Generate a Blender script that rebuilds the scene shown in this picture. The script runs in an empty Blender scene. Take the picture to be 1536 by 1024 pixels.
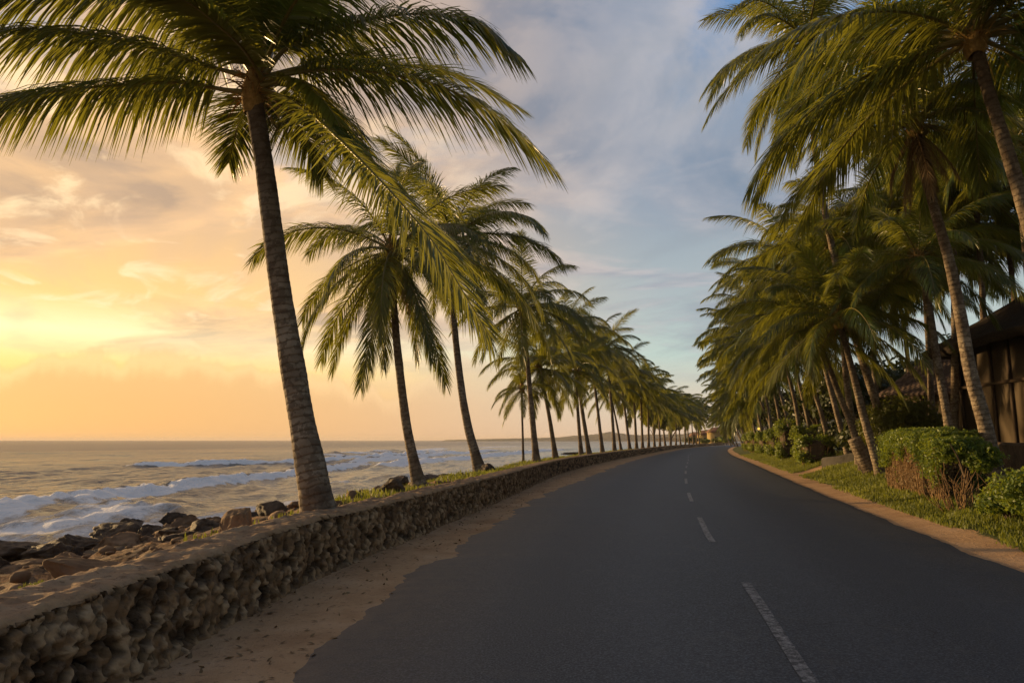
import bpy, math, random
import numpy as np
from mathutils import Vector, Matrix

SC = bpy.context.scene
COL = SC.collection
rng = np.random.default_rng(11)
random.seed(11)
R = math.radians

# ------------------------------------------------------------------ camera geometry
F = 1024.0                      # focal length in pixels of the 1536 px wide photograph (24 mm)
PITCH = math.atan(148 / 1024)
EYE = np.array([0.0, 0.0, 1.6])
CP, SP = math.cos(PITCH), math.sin(PITCH)

def ray(u, v):
    x, y = (u - 768) / F, (512 - v) / F
    return np.array([x, CP - y * SP, SP + y * CP])

def at(u, v, Y):
    d = ray(u, v)
    return EYE + d * (Y / d[1])

def on(u, v, z=0.0):
    d = ray(u, v)
    return EYE + d * ((z - EYE[2]) / d[2])

def px_u(X, Y, Z):
    r = np.array([X, Y, Z]) - EYE
    return 768 + F * r[0] / (r[1] * CP + r[2] * SP)

# ------------------------------------------------------------------ curves along the road (X as a function of Y)
def hermite(pts):
    P = np.array(pts, float)
    x, y = P[:, 0], P[:, 1]
    m = np.gradient(y, x)
    def f(q):
        q = np.asarray(q, float)
        i = np.clip(np.searchsorted(x, q) - 1, 0, len(x) - 2)
        h = x[i + 1] - x[i]
        t = (q - x[i]) / h
        tc = np.clip(t, 0, 1)
        a = (2*tc**3 - 3*tc**2 + 1)*y[i] + (tc**3 - 2*tc**2 + tc)*h*m[i] + (-2*tc**3 + 3*tc**2)*y[i+1] + (tc**3 - tc**2)*h*m[i+1]
        a = a + np.where(t > 1, (q - x[i+1]) * m[i+1], 0) + np.where(t < 0, (q - x[i]) * m[i], 0)
        return a
    return f

WX = hermite([(-8, -3.1), (0, -2.85), (4.7, -2.62), (8, -2.35), (12.5, -1.5), (20, -.1), (32.8, 2.2), (50, 6.5), (71, 12.6),
              (100, 21.3), (136, 32.6), (172, 46), (210, 62), (300, 106), (420, 175)])
RL = hermite([(-8, -1.9), (0, -1.65), (5.25, -1.48), (7.5, -1.28), (10.5, -.9), (13.65, -.36), (20.5, .9), (26.9, 2.45), (49.6, 8.1),
              (71, 14.2), (102, 23.6), (136, 34.2), (172, 47.4), (210, 63.5), (300, 108), (420, 177)])
RC = hermite([(-8, -.1), (0, 1.0), (4.5, 1.9), (7.8, 2.57), (10.9, 3.1), (14.2, 3.8), (20.5, 5.2), (32.8, 8.2), (54.6, 13.9),
              (75, 19.2), (100, 27), (136, 38.4), (172, 51.3), (210, 67.5), (300, 112), (420, 181)])
RR = hermite([(-8, 2.3), (0, 4.1), (8.19, 6.14), (13.5, 7.45), (24.8, 10.4), (51, 17.5), (75, 23.9), (109, 34), (136, 42.8), (172, 55.6),
              (210, 71.8), (300, 116), (420, 185)])

# ------------------------------------------------------------------ noise
_T = rng.random((64, 64, 64)).astype(np.float32)
def vnoise(p):
    p = np.asarray(p, float)
    i = np.floor(p).astype(int)
    f = p - i
    f = f * f * (3 - 2 * f)
    r = 0
    for dx in (0, 1):
        wx = f[..., 0] if dx else 1 - f[..., 0]
        for dy in (0, 1):
            wy = f[..., 1] if dy else 1 - f[..., 1]
            for dz in (0, 1):
                wz = f[..., 2] if dz else 1 - f[..., 2]
                r = r + wx * wy * wz * _T[(i[..., 0] + dx) % 64, (i[..., 1] + dy) % 64, (i[..., 2] + dz) % 64]
    return r

def fbm(p, o=4):
    p = np.asarray(p, float)
    a, s, r = 1.0, 0.0, 0
    for k in range(o):
        r = r + a * vnoise(p * 2**k + 17.3 * k)
        s += a
        a *= .5
    return r / s

def n2(x, y, z=0.0, o=4):
    x, y = np.broadcast_arrays(np.asarray(x, float), np.asarray(y, float))
    return fbm(np.stack([x, y, np.full_like(x, z)], -1), o)

def sm(a, b, x):
    t = np.clip((np.asarray(x, float) - a) / (b - a), 0, 1)
    return t * t * (3 - 2 * t)

# ------------------------------------------------------------------ scene helpers
def mk(name, V, quads=None, tris=None, mat=None, parent=None, attrs=None, smooth=False, link=True, polys=None):
    V = np.asarray(V, np.float32)
    me = bpy.data.meshes.new(name)
    if polys is not None:
        me.from_pydata([tuple(map(float, v)) for v in V], [], [tuple(int(k) for k in p) for p in polys])
    else:
        idx, tot = [], []
        if quads is not None and len(quads):
            q = np.asarray(quads, np.int32); idx.append(q.ravel()); tot.append(np.full(len(q), 4, np.int32))
        if tris is not None and len(tris):
            q = np.asarray(tris, np.int32); idx.append(q.ravel()); tot.append(np.full(len(q), 3, np.int32))
        idx, tot = np.concatenate(idx), np.concatenate(tot)
        me.vertices.add(len(V)); me.vertices.foreach_set('co', V.ravel())
        me.loops.add(len(idx)); me.loops.foreach_set('vertex_index', idx)
        me.polygons.add(len(tot))
        me.polygons.foreach_set('loop_start', np.concatenate([[0], np.cumsum(tot)[:-1]]).astype(np.int32))
        me.update(calc_edges=True)
    for k, a in (attrs or {}).items():
        at_ = me.attributes.new(k, 'FLOAT', 'POINT')
        at_.data.foreach_set('value', np.asarray(a, np.float32))
    if smooth:
        me.polygons.foreach_set('use_smooth', np.ones(len(me.polygons), bool))
    me.validate()
    if mat is not None:
        me.materials.append(mat)
    if not link:
        return me
    return put(name, me, parent)

def put(name, me, parent=None, loc=None, rz=0.0, sc=1.0):
    o = bpy.data.objects.new(name, me)
    COL.objects.link(o)
    if parent is not None:
        o.parent = parent
    if loc is not None:
        o.location = tuple(float(c) for c in loc)
    if rz:
        o.rotation_euler = (0, 0, rz)
    if sc != 1.0:
        o.scale = (sc, sc, sc)
    return o

def tag(o, label=None, cat=None, group=None, kind=None):
    if label: o['label'] = label
    if cat: o['category'] = cat
    if group: o['group'] = group
    if kind: o['kind'] = kind
    return o

def thing(name, label, cat, loc, group=None):
    o = bpy.data.objects.new(name, None)
    o.empty_display_size = .2
    COL.objects.link(o)
    o.location = tuple(float(c) for c in loc)
    return tag(o, label, cat, group)

class MB:
    """collects pieces into one mesh"""
    def __init__(s): s.V, s.Q, s.T, s.n = [], [], [], 0
    def add(s, V, Q=None, T=None):
        V = np.asarray(V, float); s.V.append(V)
        if Q is not None and len(Q): s.Q.append(np.asarray(Q, int) + s.n)
        if T is not None and len(T): s.T.append(np.asarray(T, int) + s.n)
        s.n += len(V)
    def box(s, M, sx, sy, sz):
        c = np.array([[x, y, z] for x in (-.5, .5) for y in (-.5, .5) for z in (-.5, .5)]) * (sx, sy, sz)
        c = c @ np.array(M.to_3x3()).T + np.array(M.translation)
        s.add(c, [(0, 1, 3, 2), (4, 6, 7, 5), (0, 4, 5, 1), (2, 3, 7, 6), (0, 2, 6, 4), (1, 5, 7, 3)])
    def tube(s, P, r, k=8, cap=True):
        V, Q = tube(P, r, k)
        T = []
        if cap:
            m = len(P)
            V = np.vstack([V, P[0], P[-1]])
            a, b = m * k, m * k + 1
            for j in range(k):
                T.append((a, (j + 1) % k, j)); T.append((b, (m-1)*k + j, (m-1)*k + (j+1) % k))
        s.add(V, Q, T)
    def build(s, name, mat, parent=None, attrs=None, smooth=False, link=True):
        return mk(name, np.vstack(s.V), np.vstack(s.Q) if s.Q else None, np.vstack(s.T) if s.T else None, mat, parent, attrs, smooth, link)

def tube(P, r, k=8):
    P = np.asarray(P, float); m = len(P)
    r = np.broadcast_to(np.asarray(r, float), (m,)) if np.ndim(r) < 2 else np.asarray(r)
    T = np.gradient(P, axis=0); T /= np.linalg.norm(T, axis=1)[:, None] + 1e-9
    ref = np.array([0.31, .95, .05]) if abs(T[:, 2]).mean() > .6 else np.array([0, 0, 1.0])
    A = np.cross(T, ref); A /= np.linalg.norm(A, axis=1)[:, None] + 1e-9
    B = np.cross(T, A)
    th = np.arange(k) / k * 2 * math.pi
    rr = r[:, None] if r.ndim == 1 else r
    V = P[:, None] + rr[..., None] * (np.cos(th)[None, :, None] * A[:, None] + np.sin(th)[None, :, None] * B[:, None])
    i = np.arange(m - 1)[:, None] * k; j = np.arange(k)[None]; j2 = (j + 1) % k
    Q = np.stack([i + j, i + j2, i + k + j2, i + k + j], -1).reshape(-1, 4)
    return V.reshape(-1, 3), Q

def grid_faces(nr, nc):
    i = np.arange(nr - 1)[:, None] * nc; j = np.arange(nc - 1)[None]
    return np.stack([i + j, i + j + 1, i + nc + j + 1, i + nc + j], -1).reshape(-1, 4)

def resample(pts, n):
    """smooth curve through points"""
    P = np.asarray(pts, float)
    if len(P) == 2:
        P = np.vstack([P[0], P.mean(0), P[1]])
    s = np.concatenate([[0], np.cumsum(np.linalg.norm(np.diff(P, axis=0), axis=1))])
    q = np.linspace(0, s[-1], n)
    return np.stack([hermite(np.stack([s, P[:, k]], 1))(q) for k in range(3)], 1)

# ------------------------------------------------------------------ materials
class NT:
    def __init__(s, name):
        s.m = bpy.data.materials.new(name); s.m.use_nodes = True
        s.t = s.m.node_tree; s.t.nodes.clear()
        s.out = s.n('ShaderNodeOutputMaterial')
    def n(s, typ, **kw):
        nd = s.t.nodes.new(typ)
        for k, v in kw.items():
            if k.startswith('i_'):
                nd.inputs[int(k[2:])].default_value = v
            else:
                setattr(nd, k, v)
        return nd
    def l(s, a, b): s.t.links.new(a, b)
    def noise(s, scale, detail=4, rough=.55, vec=None, dist=0.0):
        nd = s.n('ShaderNodeTexNoise'); nd.inputs['Scale'].default_value = scale
        nd.inputs['Detail'].default_value = detail; nd.inputs['Roughness'].default_value = rough
        nd.inputs['Distortion'].default_value = dist
        if vec is not None: s.l(vec, nd.inputs['Vector'])
        return nd.outputs['Fac']
    def ramp(s, fac, stops, interp='LINEAR'):
        nd = s.n('ShaderNodeValToRGB'); cr = nd.color_ramp; cr.interpolation = interp
        while len(cr.elements) < len(stops): cr.elements.new(.5)
        for e, (p, c) in zip(cr.elements, stops):
            e.position = p; e.color = (*c, 1) if len(c) == 3 else c
        s.l(fac, nd.inputs[0]); return nd.outputs[0]
    def mix(s, fac, a, b, mode='MIX'):
        nd = s.n('ShaderNodeMix', data_type='RGBA', blend_type=mode)
        for k, v in ((0, fac), (6, a), (7, b)):
            if isinstance(v, (int, float)): nd.inputs[k].default_value = v
            elif isinstance(v, tuple): nd.inputs[k].default_value = (*v, 1)
            else: s.l(v, nd.inputs[k])
        return nd.outputs[2]
    def math(s, op, a, b=None, c=None, clamp=False):
        nd = s.n('ShaderNodeMath', operation=op, use_clamp=clamp)
        for k, v in enumerate((a, b, c)):
            if v is None: continue
            if isinstance(v, (int, float)): nd.inputs[k].default_value = v
            else: s.l(v, nd.inputs[k])
        return nd.outputs[0]
    def attr(s, name): return s.n('ShaderNodeAttribute', attribute_name=name).outputs['Fac']
    def pos(s): return s.n('ShaderNodeNewGeometry').outputs['Position']
    def obj(s): return s.n('ShaderNodeTexCoord').outputs['Object']
    def scaled(s, vec, v):
        nd = s.n('ShaderNodeMapping'); s.l(vec, nd.inputs[0]); nd.inputs['Scale'].default_value = v; return nd.outputs[0]
    def bump(s, h, strength=.5, dist=.02, normal=None):
        nd = s.n('ShaderNodeBump'); nd.inputs['Strength'].default_value = strength; nd.inputs['Distance'].default_value = dist
        s.l(h, nd.inputs['Height'])
        if normal is not None: s.l(normal, nd.inputs['Normal'])
        return nd.outputs[0]
    def bsdf(s, col, rough=.8, spec=.3, normal=None, **kw):
        p = s.n('ShaderNodeBsdfPrincipled')
        if isinstance(col, tuple): p.inputs['Base Color'].default_value = (*col, 1)
        else: s.l(col, p.inputs['Base Color'])
        if isinstance(rough, (int, float)): p.inputs['Roughness'].default_value = rough
        else: s.l(rough, p.inputs['Roughness'])
        p.inputs['Specular IOR Level'].default_value = spec
        if normal is not None: s.l(normal, p.inputs['Normal'])
        for k, v in kw.items(): p.inputs[k.replace('_', ' ')].default_value = v
        return p
    def done(s, sh):
        s.l(sh.outputs[0] if hasattr(sh, 'outputs') else sh, s.out.inputs['Surface']); return s.m

def m_leaf(name, dark, light, trans, tw=.4, rough=.42, rach=(.16, .13, .03)):
    m = NT(name)
    tone = m.attr('tone'); tip = m.attr('tip'); ra = m.attr('rachis')
    oi = m.n('ShaderNodeObjectInfo').outputs['Random']
    c = m.mix(tone, dark, light)
    c = m.mix(m.math('MULTIPLY', m.math('POWER', oi, 2.4), .70), c, tuple(l * .72 for l in trans))
    c = m.mix(m.math('MULTIPLY', m.math('GREATER_THAN', tip, .93), .6), c, (.14, .08, .03))
    c = m.mix(ra, c, rach)
    p = m.bsdf(c, rough, .5)
    t = m.n('ShaderNodeBsdfTranslucent')
    m.l(m.mix(tone, trans, tuple(min(1, x * 1.5) for x in trans)), t.inputs[0])
    mx = m.n('ShaderNodeMixShader'); m.l(m.math('MULTIPLY', m.math('SUBTRACT', 1.0, ra), tw), mx.inputs[0])
    m.l(p.outputs[0], mx.inputs[1]); m.l(t.outputs[0], mx.inputs[2])
    return m.done(mx)

M = {}
M['frond'] = m_leaf('palm_leaf', (.013, .040, .014), (.050, .104, .028), (.30, .295, .030), .37, .36)
M['frond_young'] = m_leaf('young_palm_leaf', (.08, .115, .015), (.15, .18, .025), (.30, .28, .03), .45)
M['frond_dead'] = m_leaf('dead_palm_leaf', (.15, .10, .05), (.27, .185, .09), (.22, .14, .06), .25, .8, (.17, .09, .035))
M['bush'] = m_leaf('bush_leaf', (.040, .07, .012), (.11, .145, .022), (.2, .2, .022), .35, .5)
M['hedge'] = m_leaf('hedge_leaf', (.05, .095, .012), (.15, .215, .024), (.25, .29, .025), .38, .5)
M['grass'] = m_leaf('grass_blade', (.050, .085, .012), (.19, .215, .034), (.26, .28, .03), .34, .6)
M['tree'] = m_leaf('tree_leaf', (.016, .032, .008), (.045, .065, .014), (.07, .08, .012), .3, .5)

def m_trunk():
    m = NT('palm_bark'); P = m.obj(); h = m.attr('h'); top = m.attr('top')
    nz = m.noise(9, 5, .6, P); n2_ = m.noise(2.2, 3, .5, P)
    ring = m.math('FRACT', m.math('ADD', m.math('MULTIPLY', h, 9.0), m.math('MULTIPLY', m.noise(3.5, 5, .65, P), 1.3)))
    edge = m.math('SMOOTH_MIN', m.math('MULTIPLY', ring, 4.0), 1.0, .3)
    c = m.ramp(n2_, [(.3, (.13, .095, .066)), (.5, (.24, .19, .135)), (.7, (.36, .30, .22))])
    c = m.mix(m.math('MULTIPLY', m.math('GREATER_THAN', nz, .52), .55), c, (.08, .055, .037))
    c = m.mix(m.math('MULTIPLY', m.math('SUBTRACT', 1.0, edge, clamp=True), m.math('MULTIPLY', n2_, .9)), c, (.05, .034, .023))
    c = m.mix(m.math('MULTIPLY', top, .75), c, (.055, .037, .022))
    b = m.bump(m.math('ADD', m.math('MULTIPLY', edge, .5), nz), .9, .03)
    return m.done(m.bsdf(c, .9, .15, b))
M['trunk'] = m_trunk()

def m_simple(name, stops, scale, rough=.85, bs=.5, bd=.02, detail=6, vec='obj', sc=(1, 1, 1), spec=.2, speck=None):
    m = NT(name); P = m.obj() if vec == 'obj' else m.pos()
    if sc != (1, 1, 1): P = m.scaled(P, sc)
    nz = m.noise(scale, detail, .6, P)
    c = m.ramp(nz, stops)
    if speck:
        c = m.mix(m.math('MULTIPLY', m.math('GREATER_THAN', m.noise(speck[0], 2, .5, P), speck[1]), speck[3]), c, speck[2])
    return m.done(m.bsdf(c, rough, spec, m.bump(m.noise(scale * 3, detail, .65, P), bs, bd)))
M['fibre'] = m_simple('palm_fibre', [(.3, (.17, .10, .03)), (.7, (.40, .25, .08))], 14, .9)
M['coconut'] = m_simple('coconut_husk', [(.3, (.13, .12, .03)), (.7, (.26, .17, .05))], 6, .5, .2)
M['wood'] = m_simple('dark_wood', [(.3, (.03, .02, .014)), (.7, (.07, .047, .03))], 5, .8, .4, .01, sc=(4, 4, .6))
M['thatch'] = m_simple('thatch', [(.3, (.022, .016, .012)), (.7, (.06, .045, .033))], 7, .95, .9, .05, sc=(1, 1, 3))
M['plaster'] = m_simple('stained_plaster', [(.25, (.045, .033, .021)), (.5, (.080, .060, .039)), (.75, (.11, .084, .055))], 1.1, .9, .2, .01, sc=(1, 1, .35))
M['twig'] = m_simple('dry_twig', [(.3, (.13, .075, .035)), (.7, (.28, .18, .09))], 8, .9)
M['bark'] = m_simple('bark', [(.3, (.06, .045, .03)), (.7, (.14, .10, .07))], 6, .9)
M['rock_dark'] = m_simple('wet_dark_rock', [(.3, (.030, .019, .012)), (.55, (.080, .052, .032)), (.75, (.17, .11, .065))], 3.0, .72, 1.0, .07, 8, spec=.3)
M['rock_brown'] = m_simple('brown_rock', [(.3, (.13, .075, .04)), (.55, (.24, .15, .085)), (.75, (.34, .23, .14))], 2.2, .9, .8, .05, 8)
M['hill'] = m_simple('hill_slopes', [(.3, (.04, .055, .035)), (.7, (.09, .10, .06))], .01, .9, vec='pos')
M['metal'] = m_simple('lamp_post_paint', [(.3, (.03, .03, .03)), (.7, (.05, .05, .05))], 5, .5)
M['yellow_wall'] = m_simple('yellow_render', [(.3, (.26, .18, .065)), (.7, (.34, .25, .10))], .6, .85, vec='pos')
M['roof_red'] = m_simple('roof_clay', [(.3, (.12, .06, .04)), (.7, (.22, .11, .07))], 2, .85, vec='pos')

def m_roof():
    m = NT('roof_tiles'); P = m.attr('ru'); Q = m.attr('rv')
    row = m.math('FLOOR', m.math('MULTIPLY', Q, 3.6))
    uu = m.math('ADD', m.math('MULTIPLY', P, 4.2), m.math('MULTIPLY', row, .5))
    cx = m.n('ShaderNodeCombineXYZ'); m.l(m.math('FLOOR', uu), cx.inputs[0]); m.l(row, cx.inputs[1])
    wn = m.n('ShaderNodeTexWhiteNoise'); m.l(cx.outputs[0], wn.inputs[0])
    c = m.ramp(wn.outputs['Value'], [(0, (.09, .058, .052)), (.6, (.16, .11, .095)), (1, (.23, .165, .14))])
    c = m.mix(m.math('MULTIPLY', m.noise(1.5, 5, .6, m.pos()), .5), c, (.05, .05, .035))
    fr = m.math('FRACT', m.math('MULTIPLY', Q, 3.6)); fu = m.math('PINGPONG', uu, .5)
    h = m.math('ADD', m.math('MULTIPLY', fr, -.7), m.math('MULTIPLY', fu, .9))
    return m.done(m.bsdf(c, .85, .2, m.bump(h, 1.0, .06)))
M['roof'] = m_roof()

def m_glow(name, col, s):
    m = NT(name); e = m.n('ShaderNodeEmission'); e.inputs[0].default_value = (*col, 1); e.inputs[1].default_value = s
    return m.done(e)
M['lamp'] = m_glow('lit_globe', (1, .60, .10), 1.1)

def m_asphalt():
    m = NT('asphalt'); P = m.pos()
    big = m.noise(.35, 4, .55, m.scaled(P, (1.6, .25, 1))); mid = m.noise(3.2, 5, .6, P); fine = m.noise(60, 4, .75, P)
    gr = m.n('ShaderNodeTexVoronoi'); gr.inputs['Scale'].default_value = 48; m.l(P, gr.inputs['Vector'])
    c = m.ramp(fine, [(.38, (.008, .010, .014)), (.5, (.034, .039, .049)), (.62, (.135, .145, .165))])
    c = m.mix(m.math('MULTIPLY', big, .62), c, (.020, .022, .027))
    c = m.mix(m.math('MULTIPLY', m.math('GREATER_THAN', mid, .60), .18), c, (.10, .09, .08))
    # tyre-polished lanes, tar-sealed cracks
    lane = m.attr('lane')
    c = m.mix(m.math('MULTIPLY', m.math('MULTIPLY', lane, .42), m.noise(.9, 4, .6, m.scaled(P, (1, .12, 1)))), c, (.072, .080, .094))
    vo = m.n('ShaderNodeTexVoronoi', feature='DISTANCE_TO_EDGE'); vo.inputs['Scale'].default_value = .22
    nn = m.n('ShaderNodeTexNoise'); nn.inputs['Scale'].default_value = 1.1; nn.inputs['Detail'].default_value = 6; m.l(P, nn.inputs['Vector'])
    ad = m.n('ShaderNodeVectorMath', operation='MULTIPLY_ADD'); m.l(nn.outputs['Color'], ad.inputs[0]); ad.inputs[1].default_value = (2.2, 2.2, 0); m.l(P, ad.inputs[2])
    m.l(ad.outputs[0], vo.inputs['Vector'])
    crack = m.math('MULTIPLY', m.math('LESS_THAN', vo.outputs['Distance'], .0022), m.math('GREATER_THAN', m.noise(.16, 3, .5, P), .52))
    c = m.mix(m.math('MULTIPLY', crack, .75), c, (.012, .012, .012))
    # sand dust close to the seaward edge
    e = m.attr('edge')
    dust = m.math('MULTIPLY', m.math('MULTIPLY', e, m.noise(5.5, 6, .65, P)), 1.3, clamp=True)
    c = m.mix(dust, c, (.20, .14, .095))
    c = m.mix(m.math('MULTIPLY', m.math('LESS_THAN', gr.outputs['Distance'], .16), .30), c, (.15, .145, .14))
    b = m.bump(m.math('ADD', fine, m.math('MULTIPLY', gr.outputs['Distance'], .8)), .55, .006)
    return m.done(m.bsdf(c, .62, .45, b))
M['asphalt'] = m_asphalt()

def m_paint():
    m = NT('worn_road_paint'); P = m.pos()
    w = m.math('ADD', m.math('ADD', m.noise(16, 6, .7, P), m.math('MULTIPLY', m.noise(70, 3, .7, P), .5)), m.attr('wear'))
    f = m.ramp(w, [(.52, (1, 1, 1)), (.90, (.06, .06, .06))])
    c = m.mix(f, (.05, .05, .052), (.46, .45, .43))
    return m.done(m.bsdf(c, .8, .2, m.bump(w, .3, .004)))
M['paint'] = m_paint()

def m_ground():
    m = NT('sandy_ground'); P = m.pos()
    g = m.attr('grass'); k = m.attr('rock'); w = m.attr('wet')
    a = m.noise(1.4, 6, .6, P); b = m.noise(14, 5, .65, P); f = m.noise(80, 3, .6, P)
    sand = m.ramp(a, [(.3, (.40, .23, .115)), (.5, (.54, .335, .175)), (.7, (.62, .405, .235))])
    sand = m.mix(m.math('MULTIPLY', m.math('GREATER_THAN', b, .60), .45), sand, (.16, .10, .06))
    sand = m.mix(m.math('MULTIPLY', f, .25), sand, (.16, .10, .06))
    rock = m.ramp(m.noise(2.3, 8, .65, P), [(.3, (.12, .068, .037)), (.5, (.25, .155, .085)), (.7, (.36, .24, .14))])
    rock = m.mix(m.math('MULTIPLY', m.math('GREATER_THAN', b, .52), .6), rock, (.075, .046, .027))
    vr = m.n('ShaderNodeTexVoronoi', feature='DISTANCE_TO_EDGE'); vr.inputs['Scale'].default_value = 1.7; wv = m.n('ShaderNodeVectorMath', operation='ADD'); wn_ = m.n('ShaderNodeTexNoise'); wn_.inputs['Scale'].default_value = 2.5; m.l(P, wn_.inputs['Vector']); m.l(P, wv.inputs[0]); m.l(wn_.outputs['Color'], wv.inputs[1]); m.l(wv.outputs[0], vr.inputs['Vector'])
    rock = m.mix(m.math('MULTIPLY', m.math('LESS_THAN', vr.outputs['Distance'], .045), .6), rock, (.04, .025, .016))
    grass = m.ramp(b, [(.3, (.035, .045, .012)), (.5, (.065, .085, .018)), (.7, (.13, .12, .04))])
    ga = m.math('ADD', g, m.math('MULTIPLY', m.math('SUBTRACT', b, .5), 1.6))
    c = m.mix(k, sand, rock)
    c = m.mix(m.math('MULTIPLY', m.math('GREATER_THAN', ga, .5), 1.0), c, grass)
    c = m.mix(w, c, (.05, .034, .022))
    h = m.math('ADD', m.math('MULTIPLY', b, .6), m.math('ADD', m.math('MULTIPLY', a, .8), m.math('MULTIPLY', f, .25)))
    r = m.math('SUBTRACT', .95, m.math('MULTIPLY', w, .5))
    return m.done(m.bsdf(c, r, .25, m.bump(h, .8, .045)))
M['ground'] = m_ground()

def m_wall():
    m = NT('rubble_wall'); P = m.pos(); cell = m.attr('cell'); mort = m.attr('mortar'); top = m.attr('top'); pit = m.attr('pit')
    b = m.noise(18, 6, .7, P); a = m.noise(3, 5, .6, P)
    st = m.ramp(cell, [(0, (.15, .082, .036)), (.35, (.37, .22, .105)), (.7, (.56, .37, .195)), (1, (.68, .48, .28))])
    st = m.mix(m.math('MULTIPLY', b, .55), st, (.08, .055, .036))
    mo = m.ramp(b, [(.35, (.07, .045, .028)), (.65, (.24, .165, .105))])
    c = m.mix(mort, st, mo)
    c = m.mix(m.math('POWER', pit, .6), c, (.010, .006, .004))  # shade inside the pits is painted into the stone colour, near black
    tp = m.ramp(a, [(.3, (.22, .135, .075)), (.5, (.36, .24, .145)), (.7, (.46, .33, .20))])
    tp = m.mix(m.math('MULTIPLY', m.math('GREATER_THAN', b, .58), .5), tp, (.12, .075, .045))
    c = m.mix(top, c, tp)
    return m.done(m.bsdf(c, .95, .15, m.bump(m.math('ADD', b, a), .9, .03)))
M['wall'] = m_wall()

def m_water():
    m = NT('sea_water'); P = m.pos(); foam = m.attr('foam')
    n1 = m.noise(.55, 5, .6, m.scaled(P, (1.0, .42, 1)), .6)
    n2_ = m.noise(2.6, 5, .62, m.scaled(P, (1.0, .5, 1)), .4)
    n3 = m.noise(.06, 4, .6, m.scaled(P, (1.0, .3, 1)), .5)
    h = m.math('ADD', m.math('MULTIPLY', n1, .55), m.math('ADD', m.math('MULTIPLY', n2_, .16), m.math('MULTIPLY', n3, 2.2)))
    fb = m.math('ADD', m.noise(1.5, 8, .72, m.scaled(P, (1.0, .38, 1)), .9), m.math('MULTIPLY', m.noise(6, 6, .75, m.scaled(P, (1, .5, 1))), .45))
    fm = m.math('SUBTRACT', m.math('MULTIPLY', foam, 1.7), fb)
    fm = m.math('MULTIPLY', fm, 3.6, clamp=True)
    c = m.mix(fm, (.075, .080, .082), (.93, .90, .85))
    r = m.math('ADD', .13, m.math('MULTIPLY', fm, .7))
    nb = m.bump(h, 1.0, .85)
    nb = m.bump(fb, .4, .14, nb)
    p = m.bsdf(c, r, .5, nb); p.inputs['IOR'].default_value = 1.33
    # wind-ruffled deep water throws back less of the low sky than the sheltered surf zone
    d = m.n('ShaderNodeBsdfDiffuse'); m.l(m.mix(fm, (.19, .205, .22), (.95, .92, .87)), d.inputs[0])
    mx = m.n('ShaderNodeMixShader'); m.l(m.attr('ruffle'), mx.inputs[0]); m.l(p.outputs[0], mx.inputs[1]); m.l(d.outputs[0], mx.inputs[2])
    return m.done(mx)
M['water'] = m_water()

# ------------------------------------------------------------------ terrain
SEA = -1.5
_lw2 = np.array([(0, 0), (.40, 0), (.44, .585), (.72, .52), (1.2, .36), (2.2, .02), (4, -.26), (7, -.60), (10, -.98), (13.3, -1.5), (16, -2.1), (25, -3), (70, -6)], float)
_lw = np.array([(0, 0), (.40, 0), (.44, .585), (1.5, .54), (2.4, .24), (4, -.25), (7, -.72), (10, -1.18), (12.5, -1.55), (15, -2.1), (25, -3), (70, -6)], float)
def height(X, Y):
    X, Y = np.broadcast_arrays(np.asarray(X, float), np.asarray(Y, float))
    w = WX(Y) - X
    d = X - RR(Y)
    kb = sm(9.2, 12.0, Y)
    zl = np.interp(w, _lw[:, 0], _lw[:, 1]) * kb + np.interp(w, _lw2[:, 0], _lw2[:, 1]) * (1 - kb)
    nz = n2(X * .55, Y * .55, 1.7, 5) - .5
    n3 = n2(X * 2.1, Y * 2.1, 4.1, 4) - .5
    rk = sm(.6, 3.0, w)
    zl = zl + rk * (nz * .34 + n3 * .30 - np.abs(n2(X * 1.1 + Y * .4, Y * .8, 6.5, 4) - .5) * .9 + .12) * sm(16, 11, w) + (w > .44) * n3 * .05
    zr = .62 * sm(.6, 4.2, d) + .05 * sm(.0, .8, d) + sm(.5, 2, d) * (nz * .16 + n3 * .06) + .4 * sm(6, 30, d)
    mid = (n2(X * 1.3, Y * 1.3, 2.2, 3) - .5) * .035
    z = np.where(w > 0, zl, np.where(d > 0, zr, 0))
    z = z + rk * (w < 16) * (n2(X * 3.2, Y * 2.4, 7.7, 3) - .5) * .20 * sm(.6, 2, w) if True else z
    shoulder = (w <= 0) & (X < RL(Y) - .12)
    return z + np.where(shoulder, np.maximum(mid, -.01) * sm(.12, .45, RL(Y) - X), 0)

def hit(u, v, off=0.0):
    """ground point seen at a pixel"""
    d = ray(u, v)
    t = np.linspace(2, 220, 4000)
    P = EYE + d * t[:, None]
    g = height(P[:, 0], P[:, 1]) + off
    k = np.argmax(P[:, 2] < g)
    return P[k]

def ground_z(X, Y): return float(height(np.array([X]), np.array([Y]))[0])

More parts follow.
